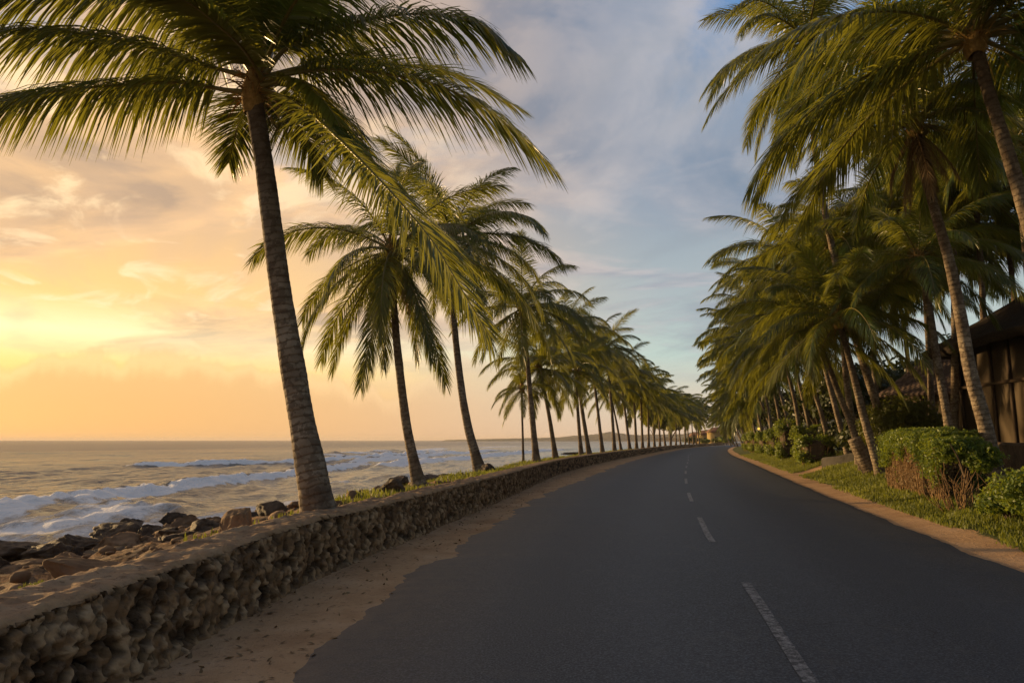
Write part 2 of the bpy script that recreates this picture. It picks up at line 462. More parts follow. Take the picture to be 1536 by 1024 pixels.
def build_ground():
    Ys = np.concatenate([np.arange(-8, 1, .5), np.arange(1, 34, .2), np.arange(34, 70, .6), np.arange(70, 230, 3), np.geomspace(230, 1500, 16)])
    w = np.concatenate([[70, 45, 30, 22, 18], np.arange(15, 2, -.22), np.arange(2, .5, -.12), [.44, .40, 0.0]])
    d = np.concatenate([[0, .2, .4], np.arange(.6, 6.1, .2), [7, 8, 10, 13, 18, 26, 40, 80, 200, 700]])
    fr = np.linspace(0, 1, 9)[1:-1]
    rows = []
    for Y in Ys:
        a, l, r = float(WX(Y)), float(RL(Y)), float(RR(Y))
        rows.append(np.concatenate([a - w, a + (l - a) * fr, [l, .5 * l + .5 * r], r + d]))
    X = np.array(rows); YY = np.broadcast_to(Ys[:, None], X.shape)
    Z = height(X, YY)
    W = WX(YY) - X; D = X - RR(YY)
    grass = sm(.6, 1.05, D + (n2(X * 1.5, YY * 1.5, 5, 3) - .5) * .5)
    # a foot-worn path crossing the verge
    pth = np.abs(YY - (31.0 + 1.1 * D)) - 1.0
    grass = grass * np.where(D < 9, sm(-.2, .5, pth), 1)
    grass = np.maximum(grass, sm(.52, .66, n2(X * .5, YY * .5, 9, 4)) * sm(.5, 1.0, W) * sm(3.2, 1.6, W) * sm(13, 17, YY))
    rock = sm(.5, 2.5, W)
    wet = sm(-.75, -1.35, Z) * (W > 0)
    V = np.stack([X, YY, Z], -1).reshape(-1, 3)
    o = mk('ground', V, grid_faces(*X.shape)[:, ::-1] if False else grid_faces(*X.shape), None, M['ground'],
           attrs={'grass': grass.ravel(), 'rock': rock.ravel(), 'wet': wet.ravel()}, smooth=True)
    tag(o, kind='structure')
build_ground()

def build_road():
    Ys = np.concatenate([np.arange(-8, 2, .4), np.arange(2, 30, .07), np.arange(30, 80, .4), np.arange(80, 420, 3)])
    l = RL(Ys) + (n2(Ys * 1.1, 0 * Ys, 3, 5) - .5) * .55 * sm(90, 30, Ys) + (n2(Ys * 6, 0 * Ys, 8, 3) - .5) * .16 * sm(40, 15, Ys)
    r = RR(Ys) + (n2(Ys * .9, 0 * Ys, 13, 4) - .5) * .22 * sm(60, 20, Ys) + (n2(Ys * 6, 0 * Ys, 18, 3) - .5) * .07
    fr = np.array([0, .02, .05, .09, .12, .16, .20, .25, .30, .34, .38, .42, .46, .5, .54, .58, .62, .66, .70, .75, .80, .84, .88, .92, .95, .985, 1])
    X = l[:, None] + (r - l)[:, None] * fr
    Z = .012 + .03 * (1 - (2 * fr - 1)**2)[None] + 0 * X
    Z[:, 0] = Z[:, -1] = -.01
    edge = np.interp(fr, [0, .02, .05, .1, .2, .97, 1], [1, .75, .5, .3, 0, 0, .35])[None] + 0 * X
    lane = sum(np.exp(-((fr - q) / .045)**2) for q in (.16, .38, .62, .84))[None] + 0 * X
    V = np.stack([X, np.broadcast_to(Ys[:, None], X.shape), Z], -1).reshape(-1, 3)
    tag(mk('road', V, grid_faces(*X.shape), None, M['asphalt'], attrs={'edge': edge.ravel(), 'lane': lane.ravel()}, smooth=True), kind='structure')
build_road()

def build_dashes():
    start = [(4.0, 7.85), (10.9, 14.3), (18.0, 20.9), (25.2, 28.6), (32.5, 35.8), (39.5, 42.8), (46.5, 49.8), (54, 57.3), (62, 65.3), (70, 73.3), (78, 81), (87, 90), (96, 99), (106, 109)]
    for k, (a, b) in enumerate(start):
        Ys = np.linspace(a, b, 16)
        c = RC(Ys); hw = .052
        def zz(X): 
            fr = (X - RL(Ys)) / (RR(Ys) - RL(Ys)); return .018 + .03 * (1 - (2 * fr - 1)**2)
        jit = (n2(Ys * 4, 0 * Ys, 3.3 + k, 3) - .5) * .02
        L, Rr = c - hw + jit, c + hw + jit
        V = np.stack([np.stack([L, Ys, zz(L)], 1), np.stack([Rr, Ys, zz(Rr)], 1)], 1).reshape(-1, 3)
        o = mk('road_marking', V, grid_faces(16, 2), None, M['paint'], attrs={'wear': np.full(len(V), [.06, -.02, -.06][min(k, 2)])})
        tag(o, kind='structure', group='white dashes along the middle of the road')
build_dashes()

# ------------------------------------------------------------------ stone sea wall
def voronoi(u, v, seed=0):
    """F1, F2 and a random value of the nearest cell on a jittered grid"""
    iu, iv = np.floor(u).astype(int), np.floor(v).astype(int)
    f1 = np.full(u.shape, 9.0); f2 = np.full(u.shape, 9.0); cid = np.zeros(u.shape); cid2 = np.zeros(u.shape)
    for a in (-1, 0, 1):
        for b in (-1, 0, 1):
            ju, jv = iu + a, iv + b
            pu = ju + .1 + .8 * _T[ju % 64, jv % 64, seed % 64]; pv = jv + .1 + .8 * _T[ju % 64, jv % 64, (seed + 1) % 64]
            dd = np.hypot(u - pu, v - pv); r = _T[ju % 64, jv % 64, (seed + 2) % 64]; r2 = _T[ju % 64, jv % 64, (seed + 3) % 64]
            nearer = dd < f1
            f2 = np.where(nearer, f1, np.minimum(f2, dd))
            cid = np.where(nearer, r, cid); cid2 = np.where(nearer, r2, cid2)
            f1 = np.where(nearer, dd, f1)
    return f1, f2, cid, cid2

def build_wall():
    Ys = np.concatenate([np.arange(-7, .5, .12), np.arange(.5, 14, .022), np.arange(14, 30, .06), np.arange(30, 70, .25), np.arange(70, 230, 2)])
    Ht = .67
    zf = np.concatenate([np.linspace(-.06, Ht - .03, 30)])
    wt = np.concatenate([[.012], np.linspace(.04, .62, 19)])
    nf, nt = len(zf), len(wt)
    n = len(Ys)
    X = np.zeros((n, nf + nt + 1)); Z = np.zeros_like(X); Y = np.broadcast_to(Ys[:, None], X.shape).copy()
    cell = np.zeros_like(X); mort = np.zeros_like(X); top = np.zeros_like(X); pit = np.zeros_like(X)
    base = WX(Ys)[:, None]
    S, Zf = np.meshgrid(Ys, zf, indexing='ij')
    wob = n2(S * 7, Zf * 7, 2, 4)
    f1, f2, c1, c2 = voronoi(S * 11.5 + wob * 1.9, Zf * 11.0 + wob * 1.6, 3)
    e = f2 - f1
    stone = sm(.02, .28, e)
    fine = sm(32, 12, S)
    hole = (c2 > .68) * stone * sm(.0, .1, Zf)
    g1, g2, h1, h2 = voronoi(S * 19 + wob * 2, Zf * 15 + wob * 2, 20)
    hole = np.maximum(hole, (h2 > .70) * sm(.42, .15, g1) * .8 * sm(.0, .1, Zf))
    disp = (stone * (.006 + .026 * c1) + sm(.0, .3, g2 - g1) * (.004 + .022 * h1) + (n2(S * 18, Zf * 18, 6, 4) - .5) * .065 - hole * .10 + (n2(S * 1.2, Zf * 2, 7, 3) - .5) * .10) * fine
    lean = .06 * (1 - Zf / Ht)
    X[:, :nf] = base + disp - .02 + lean
    Z[:, :nf] = Zf
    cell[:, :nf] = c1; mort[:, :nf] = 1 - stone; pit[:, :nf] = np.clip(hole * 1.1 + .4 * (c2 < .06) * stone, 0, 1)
    Wt = np.broadcast_to(wt[None], (n, nt)); St = np.broadcast_to(Ys[:, None], (n, nt))
    rough = (n2(St * 3.2, Wt * 6, 12, 5) - .5) * .06 + (n2(St * 13, Wt * 13, 14, 4) - .5) * .06
    sag = (n2(St * .5, 0 * Wt, 21, 3) - .5) * .05
    X[:, nf:nf+nt] = base - Wt + (n2(St * 6, 0 * Wt, 15, 3) - .5) * .08 * sm(.12, .0, Wt)
    Z[:, nf:nf+nt] = Ht + rough * fine[:, :1] + sag * fine[:, :1] - .05 * sm(.06, 0, Wt) - .05 * sm(.5, .62, Wt)
    Z[:, nf-6:nf] += (sag[:, :1] * fine[:, :1]) * np.linspace(.2, 1, 6)
    top[:, nf:nf+nt] = sm(.0, .12, Wt + (n2(St * 9, Wt * 9, 5, 2) - .5) * .15)
    X[:, -1] = base[:, 0] - .64; Z[:, -1] = -.1; top[:, -1] = 1
    ci = np.where(top > 0, .6, cell)
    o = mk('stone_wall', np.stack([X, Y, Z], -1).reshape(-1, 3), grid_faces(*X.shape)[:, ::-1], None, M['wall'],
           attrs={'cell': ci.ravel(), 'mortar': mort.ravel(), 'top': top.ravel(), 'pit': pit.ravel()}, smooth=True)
    tag(o, 'low rubble stone sea wall running beside the sandy road shoulder', 'wall')
build_wall()

# ------------------------------------------------------------------ sea
def build_sea():
    Ys = np.concatenate([np.arange(-10, 12, 1), np.arange(12, 90, .30), np.arange(90, 180, 1.0), np.geomspace(180, 9000, 60)])
    w = np.concatenate([[5, 6, 7], np.arange(7.5, 62, .30), np.geomspace(62, 9000, 80)])
    Y = np.broadcast_to(Ys[:, None], (len(Ys), len(w))).copy()
    bx = np.where(Ys < 420, WX(np.minimum(Ys, 420)), 175 + (Ys - 420) * .35)
    X = bx[:, None] - w[None]
    Wd = np.broadcast_to(w[None], X.shape)
    near = sm(500, 110, np.hypot(X, Y))
    z = (n2(X * .16, Y * .035, 1, 4) - .5) * .55 * near + (n2(X * .8, Y * .22, 2, 4) - .5) * .62 * near
    z *= sm(11, 18, Wd) * .8 + .2
    foam = np.zeros_like(X)
    jag = (n2(Y * .35, X * 0, 5, 4) - .5)
    jag2 = (n2(Y * 1.3, X * .6, 6, 3) - .5)
    def breaker(pts, A, sb, sf, y0, y1, fo, zc=-1.0, shift=0.0, fw=1.0):
        nonlocal z, foam
        P = sorted([(float(p[1]), float(p[0])) for p in (on(u, v, zc) for u, v in pts)])
        xb = hermite(P)(Y) + shift + jag * 1.6
        e = X - xb
        amp = sm(y0, y0 + 5, Y) * sm(y1, y1 - .25 * (y1 - y0), Y) * (.75 + .9 * (n2(Y * .25, 0 * X, 31 + A, 3) - .25))
        prof = np.where(e < 0, np.exp(-(e / sb)**2), np.exp(-(e / sf)**2))
        z = z + A * amp * prof + amp * prof * (jag2 * .55 + (n2(Y * 3.1, X * 2.2, 61, 3) - .5) * .8) * A
        fm = sm(-.8 * fw, -.1, e) * sm(1.9 * fw + jag2 * 1.5, .6 * fw, e)
        foam = np.maximum(foam, np.clip(fm * fo * np.clip(amp * 1.6, 0, 1) * (.85 + jag2), 0, 1.1))
        tr = sm(-9 * fw, -2, e) * sm(.5, -1, e) * .30
        foam = np.maximum(foam, tr * np.clip(amp, 0, 1) * fo)
    breaker([(-120, 778), (0, 763), (80, 752), (158, 741), (230, 731), (320, 719), (440, 704), (520, 695)], .60, 2.4, .95, 12, 95, 1.2)
    breaker([(340, 691), (440, 689), (520, 686), (640, 678)], .55, 3.5, 1.1, 78, 190, .95, fw=1.3)
    breaker([(520, 679), (640, 673), (760, 668)], .6, 5, 2, 130, 420, 1.0, fw=2.2)
    breaker([(600, 683), (700, 676), (800, 670)], .5, 4, 1.5, 95, 300, .95, fw=1.8)
    breaker([(620, 690), (720, 681), (830, 673)], .5, 3, 1.2, 75, 240, .95, fw=1.8)
    # swash: streaky foam between the first breaker and the rocks
    streak = n2(X * .45 + Y * .10, Y * .16, 40, 5)
    sw = sm(27, 19, Wd) * sm(.35, .62, streak + .12 * sm(16, 11, Wd)) * sm(34, 26, Y)
    foam = np.maximum(foam, sw * .60)
    foam = np.maximum(foam, sm(17, 14, Wd + (n2(Y * .4, X * 0, 44, 4) - .5) * 5) * (.30 + .5 * streak) * sm(70, 30, Y))
    foam = np.maximum(foam, sm(17, 12.5, Wd) * .42 * sm(.4, .6, n2(X * .3, Y * .12, 47, 4)))
    # a burst of white water against the rocks
    for (u, v, rr, hh) in ((205, 775, 2.8, .3), (150, 792, 2.8, .2), (20, 822, 2.6, .15), (100, 812, 2.4, .15), (60, 805, 3.0, .15), (245, 770, 1.8, .22), (610, 718, 3, .35), (500, 730, 2.0, .2), (100, 770, 3.5, .2)):
        c = on(u, v, SEA)
        dd = np.hypot((X - c[0]), (Y - c[1]) * .6) / rr
        g = np.exp(-dd**2)
        z = z + hh * g * (.5 + n2(X * 1.5, Y * 1.1, 50, 4))
        foam = np.maximum(foam, g * (.16 + .75 * n2(X * 1.1, Y * .5, 52, 4)))
    V = np.stack([X, Y, SEA + z], -1).reshape(-1, 3)
    tag(mk('sea', V, grid_faces(*X.shape), None, M['water'], attrs={'foam': foam.ravel(), 'ruffle': (.10 + .16 * sm(25, 45, Wd) + .30 * sm(60, 260, Wd) + .20 * (n2(X * .05, Y * .02, 70, 4) - .5)).clip(0, 1).ravel()}, smooth=True), kind='structure')
build_sea()

# ------------------------------------------------------------------ rocks
def ico(sub):
    import bmesh
    bm = bmesh.new(); bmesh.ops.create_icosphere(bm, subdivisions=sub, radius=1)
    V = np.array([v.co[:] for v in bm.verts]); T = np.array([[v.index for v in f.verts] for f in bm.faces]); bm.free()
    return V, T
ICO5, ICO4, ICO3, ICO2 = ico(5), ico(4), ico(3), ico(2)

def rock(label, loc, size, mat, seed, rz=0.0, cuts=(), tilt=0.0, sub=ICO5, group=None, rough=1.0, name='rock', sharp=.93):
    V, T = sub
    r = np.random.default_rng(seed)
    p = V.copy()
    # planar cuts give flat broken faces
    for k in range(17):
        n = r.normal(size=3); n /= np.linalg.norm(n); dpl = r.uniform(.46, .9)
        ex = np.maximum(p @ n - dpl, 0); p = p - ex[:, None] * n * sharp
    for (n, dpl) in cuts:
        n = np.array(n, float); n /= np.linalg.norm(n)
        ex = np.maximum(p @ n - dpl, 0); p = p - ex[:, None] * n * .96
    q = V * 1.3 + seed * 3.1
    p = p * (1 + rough * ((fbm(q, 4) - .5) * .55))[:, None] + (fbm(V * 4 + seed, 5) - .5)[:, None] * V * .30 * rough
    p = p * np.array(size)
    Mx = Matrix.Rotation(rz, 3, 'Z') @ Matrix.Rotation(tilt, 3, 'Y')
    p = p @ np.array(Mx).T
    o = mk(name, p, None, T, mat, smooth=False)
    o.location = tuple(float(c) for c in loc)
    return tag(o, label, 'rock', group)

def rk(u, v, z=None):
    return hit(u, v) if z is None else on(u, v, z)

def build_rocks():
    dk, br = M['rock_dark'], M['rock_brown']
    # upright square boulder on the shelf
    c = at(353, 802, 8.7)
    rock('square upright brown boulder standing on the rock shelf behind the wall', c + (0, 0, .02), (.31, .36, .52), br, 4, .3,
         cuts=(((0, 0, 1), .62), ((-1, 0, .1), .62), ((1, 0, .25), .6), ((0, -1, .1), .55)), rough=.45, name='boulder')
    c = at(140, 872, 7.0)
    rock('long slanting brown slab leaning out of the sand behind the wall', c + (0, .1, .0), (.58, .40, .34), br, 9, .25, cuts=(((.1, 0, 1), .42), ((0, -1, .35), .4)), tilt=.08, rough=.5, name='boulder')
    lst = [(258, 783, .62, .55, .32, 21, 'rounded dark rock with white water behind it'),
           (175, 806, 1.35, .6, .42, 22, 'long dark rock ridge with golden sunlit crest'),
           (232, 804, .62, .5, .36, 23, 'dark humped rock inshore of the white water'),
           (285, 803, .7, .45, .32, 24, 'dark twin humped rock beside the brown shelf'),
           (318, 795, .42, .36, .22, 25, 'small black rock just beyond the square boulder'),
           (20, 834, 1.2, .6, .34, 26, 'flat dark rock at the foam edge by the frame border'),
           (75, 838, .9, .5, .34, 27, 'wet dark rock with a golden top beside the slab'),
           (50, 856, 1.1, .45, .26, 28, 'low brown ledge in front of the wet rocks'),
           (125, 820, .8, .45, .34, 29, 'dark rock at the near end of the ridge'),
           (405, 782, .30, .28, .20, 30, 'brown lump of rock between the boulder and the big palm'),
           (198, 788, .55, .4, .28, 31, 'dark pointed rock in the swash below the breaker'),
           (215, 826, .6, .4, .22, 36, 'brown flat stone between the slab and the dark rocks'),
           (600, 724, .95, .8, .55, 32, 'dark broken rock beside the second palm trunk'),
           (640, 718, 1.2, .7, .35, 33, 'low black rocks at the water behind the second palm'),
           (668, 716, 1.0, .6, .3, 34, 'black shore rock between the second and third palm'),
           (222, 812, .50, .40, .34, 61, 'angular tan boulder on the shelf inshore of the dark ridge'),
           (268, 815, .42, .36, .26, 62, 'angular brown boulder on the shelf between the ridge and the square boulder'),
           (305, 812, .34, .30, .22, 63, 'small brown boulder at the inner side of the twin humped rock'),
           (100, 850, .55, .42, .30, 64, 'angular brown boulder below the wet rock with the golden top'),
           (30, 868, .60, .40, .26, 65, 'brown broken boulder just behind the near wall by the frame border'),
           (438, 772, .26, .24, .20, 66, 'small brown boulder on the seaward side of the biggest palm'),
           (760, 703, 1.1, .7, .3, 35, 'dark shore rock just short of the thin palm')]
    for (u, v, a, b, h, sd, lab) in lst:
        c = on(u, v, float(np.interp(v, [700, 725, 782, 806, 835, 860], [-1.1, -1.1, -1.2, -1.0, -.72, -.42])))
        m_ = br if 'brown' in lab else dk
        rock(lab, c + (0, 0, h * .15), (a * .85, b * 1.0, h * .85), m_, sd, (sd * .7) % .8 - .4, rough=1.15)
    # boulders at the foot of the big palm and of the next two
    for (u, v, s, sd, lab) in ((472, 768, .21, 41, 'low brown stone against the foot of the biggest palm'), (497, 763, .17, 42, 'round grey stone on the wall top below the biggest palm'),
                               (585, 738, .26, 43, 'jagged dark stone behind the wall near the second palm'), (730, 707, .30, 45, 'dark stone at the foot of the third palm')):
        c = rk(u, v)
        rock(lab, c + (0, 0, s * .3), (s * 1.25, s, s * .8), br if 'brown' in lab or 'grey' in lab else dk, sd, sd, rough=.9)
    r = np.random.default_rng(15)
    for k in range(74):
        Y = r.uniform(6, 24) if k < 60 else r.uniform(24, 60); w = r.uniform(4.5, 13.5) - (Y > 24) * 1.5
        X = float(WX(Y)) - w; s = r.uniform(.14, .55) * (.5 + .5 * min(1, Y / 14))
        rock('small jagged dark rock lying among the shore rocks at the surf edge', (X, Y, max(ground_z(X, Y), -1.5) + s * .05), (s * r.uniform(.9, 1.6), s, s * r.uniform(.5, .85)), dk if k % 3 else br, 200 + k, r.uniform(0, 3), rough=1.1, sub=ICO4, group='small jagged shore rocks')
    # loose shore stones beyond count
    mb = MB(); r = np.random.default_rng(5)
    V, T = ICO2
    for k in range(800):
        Y = r.uniform(5, 75)**1.0; w = r.uniform(2.2, 12)
        X = float(WX(Y)) - w
        s = r.uniform(.03, .13) * (1 + (r.random() > .93) * 1.6)
        p = V * (1 + (fbm(V * 1.4 + k, 3) - .5)[:, None] * .9) * np.array([r.uniform(.8, 1.5), r.uniform(.8, 1.4), r.uniform(.45, .8)]) * s
        mb.add(p + (X, Y, ground_z(X, Y) + s * .1), None, T)
    for k in range(1500):
        Y = r.uniform(3.5, 22); w = r.uniform(.75, 10)
        X = float(WX(Y)) - w
        s = r.uniform(.012, .06) * (1 + (r.random() > .94) * 1.8)
        p = V * (1 + (fbm(V * 1.4 + k, 3) - .5)[:, None] * 1.0) * np.array([r.uniform(.8, 1.5), r.uniform(.8, 1.4), r.uniform(.45, .8)]) * s
        mb.add(p + (X, Y, ground_z(X, Y) + s * .15), None, T)
    tag(mb.build('shore_stones', br, smooth=False), 'loose brown pebbles and stones scattered over the rocky shore', 'stones', kind='stuff')
build_rocks()

# ------------------------------------------------------------------ palms
Z3 = np.array([0, 0, 1.0])
def frond_mesh(path, n=85, Lmax=.85, width=.034, droop=.55, roll=0.0, seed=0, fold=.25, s0=.10, r0=.032, sweep=(68, 24), flop=0.0):
    r = np.random.default_rng(seed)
    P = np.asarray(path, float); m = len(P)
    seg = np.concatenate([[0], np.cumsum(np.linalg.norm(np.diff(P, axis=0), axis=1))]); seg /= seg[-1]
    T = np.gradient(P, axis=0); T /= np.linalg.norm(T, axis=1)[:, None]
    az = P[-1] - P[0]; az[2] = 0
    if np.linalg.norm(az) < .25: az = P[m // 2] - P[0]; az[2] = 0
    az = az / (np.linalg.norm(az) + 1e-6)
    side0 = np.cross(Z3, az)
    Vs, Qs, tone, tip, rac = [], [], [], [], []
    cnt = 0
    for sgn in (1, -1):
        s = np.linspace(s0, .995, n) + r.normal(0, .12 / n, n)
        s = np.clip(s, 0, 1)
        p = np.stack([np.interp(s, seg, P[:, k]) for k in range(3)], 1)
        t = np.stack([np.interp(s, seg, T[:, k]) for k in range(3)], 1); t /= np.linalg.norm(t, axis=1)[:, None]
        S = side0 - (t @ side0)[:, None] * t; S /= np.linalg.norm(S, axis=1)[:, None] + 1e-6
        N = np.cross(t, S)
        rl = roll * s
        S, N = S * np.cos(rl)[:, None] + N * np.sin(rl)[:, None], N * np.cos(rl)[:, None] - S * np.sin(rl)[:, None]
        th = np.radians(np.interp(s, [0, .15, .6, 1], [sweep[0] + 8, sweep[0], (sweep[0] + sweep[1]) / 2, sweep[1]]) + r.normal(0, 3.5, n))
        ph = fold + r.normal(0, .10, n)
        d0 = np.cos(th)[:, None] * t + np.sin(th)[:, None] * (sgn * S * np.cos(ph)[:, None] + N * np.sin(ph)[:, None])
        L = Lmax * np.interp(s, [0, .1, .22, .5, .8, 1], [.45, .6, .92, 1, .78, .42]) * r.uniform(.88, 1.06, n)
        dr = droop * r.uniform(.7, 1.3, n) * np.interp(s, [0, .5, 1], [1.1, 1, .6]) + flop * (r.random(n) > .85)
        rows = np.array([0, .28, .62, 1.0])
        off = rows[None, :, None] * d0[:, None] + (dr[:, None] * rows[None]**1.9)[..., None] * np.array([0, 0, -1.0])
        v1 = d0 - dr[:, None] * Z3
        off = off / (np.linalg.norm(v1, axis=1)**.85)[:, None, None]
        C = p[:, None] + off * L[:, None, None]
        dl = np.gradient(C, axis=1); dl /= np.linalg.norm(dl, axis=2)[..., None] + 1e-9
        Wv = t[:, None] - np.sum(t[:, None] * dl, 2)[..., None] * dl
        Wv /= np.linalg.norm(Wv, axis=2)[..., None] + 1e-9
        Bv = np.cross(dl, Wv)
        tl = r.normal(0, .35, n)[:, None, None]
        Wv = Wv * np.cos(tl) + Bv * np.sin(tl)
        wd = width * np.array([.5, 1, .72, .06])[None, :, None] * np.interp(s, [0, .2, .8, 1], [.8, 1, .9, .6])[:, None, None]
        V = np.stack([C - Wv * wd * .5, C + Wv * wd * .5], 2).reshape(-1, 3)
        b = cnt + np.arange(n)[:, None] * 8
        q = np.concatenate([np.stack([b + 2*k, b + 2*k + 1, b + 2*k + 3, b + 2*k + 2], -1) for k in range(3)], 1).reshape(-1, 4)
        Vs.append(V); Qs.append(q); cnt += len(V)
        tone.append(np.repeat(np.clip(r.normal(.45, .22, n), 0, 1), 8)); tip.append(np.tile(np.repeat(rows, 2), n)); rac.append(np.zeros(len(V)))
    idx = np.linspace(0, m - 1, min(m, 26)).astype(int)
    rr = r0 * np.interp(seg[idx], [0, .04, .15, .6, 1], [2.3, 1.4, 1, .55, .16])
    V, Q = tube(P[idx], rr, 6)
    Vs.append(V); Qs.append(Q + cnt); tone.append(np.full(len(V), .5)); tip.append(np.zeros(len(V))); rac.append(np.ones(len(V)))
    return np.vstack(Vs), np.vstack(Qs), {'tone': np.concatenate(tone), 'tip': np.concatenate(tip), 'rachis': np.concatenate(rac)}

def rachis(el, L=4.3, bend=62, seed=0, side=0.0):
    s = np.linspace(0, 1, 30)
    e = el - bend * s**1.35
    e = np.maximum(e, -86)
    yaw = np.radians(side) * s**1.5
    step = L / 29
    d = np.stack([np.cos(np.radians(e)) * np.cos(yaw), np.cos(np.radians(e)) * np.sin(yaw), np.sin(np.radians(e))], 1) * step
    return np.vstack([[0, 0, 0], np.cumsum(d[:-1], axis=0)])

# frond library: one set of meshes per level of detail, by starting elevation
ELS = [84, 70, 56, 42, 28, 12, -6, -28, -52, -74]
LIB = {}
def lib(lod, ei, var, dead=False):
    key = (lod, ei, var, dead)
    if key in LIB: return LIB[key]
    n, w = {0: (126, .034), 1: (100, .041), 2: (40, .10)}[lod]
    el = ELS[ei]
    bend = {84: 30, 70: 55, 56: 72, 42: 84, 28: 86, 12: 76, -6: 62, -28: 46, -52: 30, -74: 12}[el] + (var - 1) * 7
    P = rachis(el, 4.3 if el < 80 else 3.4, bend, side=(var - 1) * 14)
    sd = ei * 10 + var + 100 * lod + (500 if dead else 0)
    V, Q, A = frond_mesh(P, n if not dead else int(n * .6), 1.04 if 80 > el else .6, w, (.62 if el < 60 else .35) * (1.8 if dead else 1), (var - 1) * .7 + .15, sd, .18,
                         .10, .034, (58, 20), .3)
    mat = M['frond_dead'] if dead else (M['frond_young'] if el > 80 else M['frond'])
    LIB[key] = mk('frond', V, Q, None, mat, attrs=A, link=False)
    return LIB[key]

def crown_plan(nf, seed, low=-50):
    """(elevation index, variant, azimuth, scale) of each frond of a crown"""
    r = np.random.default_rng(seed); out = []
    a0 = r.uniform(0, 6.28)
    for k in range(nf):
        q = (k + .5) / nf
        el = 76 - (76 - low) * q**.9 + r.normal(0, 7)
        ei = int(np.argmin([abs(el - e) for e in ELS]))
        out.append((ei, int(r.integers(0, 3)), a0 + k * 2.39996 + r.normal(0, .12), r.uniform(.9, 1.1)))
    return out

def heart_mesh(seed, size=1.0, strips=110):
    r = np.random.default_rng(seed)
    mb = MB()
    s = np.linspace(0, 1, 10)
    P = np.stack([0 * s, 0 * s, -.35 + .95 * s], 1) * size
    rad = np.interp(s, [0, .2, .45, .7, 1], [.12, .17, .17, .11, .03]) * size
    V, Q = tube(P, rad, 12)
    V = V + (fbm(V * 7 + seed, 3) - .5)[:, None] * .12 * size
    mb.add(V, Q)
    for k in range(strips):
        az = r.uniform(0, 6.28); el = r.uniform(-.5, 1.1); l = r.uniform(.2, .6) * size; w = r.uniform(.006, .022) * size
        d = np.array([math.cos(az) * math.cos(el), math.sin(az) * math.cos(el), math.sin(el)])
        p0 = np.array([math.cos(az) * .17, math.sin(az) * .17, r.uniform(-.2, .35)]) * size
        t = np.linspace(0, 1, 4)[:, None]
        C = p0 + d * l * t - Z3 * (t**2) * l * r.uniform(.2, 1.0)
        sd = np.array([-math.sin(az), math.cos(az), .2 * r.normal()]) * w
        V = np.stack([C - sd * (1.1 - t), C + sd * (1.1 - t)], 1).reshape(-1, 3)
        mb.add(V, grid_faces(4, 2))
    return mb
HEARTS = [heart_mesh(k, 1.0).build('crown', M['fibre'], link=False) for k in range(3)]

def nut_mesh(seed):
    r = np.random.default_rng(seed); mb = MB(); V, T = ICO2
    for k in range(9):
        a = r.uniform(-.9, .9); q = np.array([.26 + r.uniform(0, .16), a * .22, -.15 - r.uniform(0, .32)])
        mb.add(V * np.array([.06, .06, .08]) * r.uniform(.85, 1.1) + q * .85, None, T)
    P = np.array([[.08, 0, .1], [.2, 0, .08], [.3, 0, -.05], [.34, 0, -.3]])
    mb.tube(resample(P, 8), .018, 6)
    return mb.build('coconut_bunch', M['coconut'], smooth=True, link=False)
NUTS = [nut_mesh(k) for k in range(2)]

def trunk_mesh(path, rb, rt, seed, k=18, step=.045, flare=1.55, TR=.66):
    L = np.linalg.norm(np.diff(np.asarray(path, float), axis=0), axis=1).sum()
    n = max(12, int(L / step))
    P = resample(path, n)
    s = np.linspace(0, 1, n); h = s * L
    rb, rt = rb * TR, rt * TR
    r = rb + (rt - rb) * np.clip(s * 1.15, 0, 1)**.8
    r = r * (1 + (flare - 1) * np.exp(-h / (rb * 2.2)) + .12 * np.exp(-h / (rb * 7)))
    ring = (h * 9.0) % 1.0
    r = r * (1 + .03 * ring - .015) * (1 + (n2(h * 3, 0 * h, seed, 3) - .5) * .07)
    th = np.arange(k) / k * 6.283
    rr = r[:, None] * (1 + (fbm(np.stack([np.cos(th)[None] * 1.4 + 0 * h[:, None], np.sin(th)[None] * 1.4 + 0 * h[:, None], h[:, None] * 2.0 + seed + 0 * th[None]], -1), 3) - .5) * .16)
    V, Q = tube(P, rr, k)
    return V, Q, {'h': np.repeat(h, k), 'top': np.repeat(sm(.35, .95, s), k)}

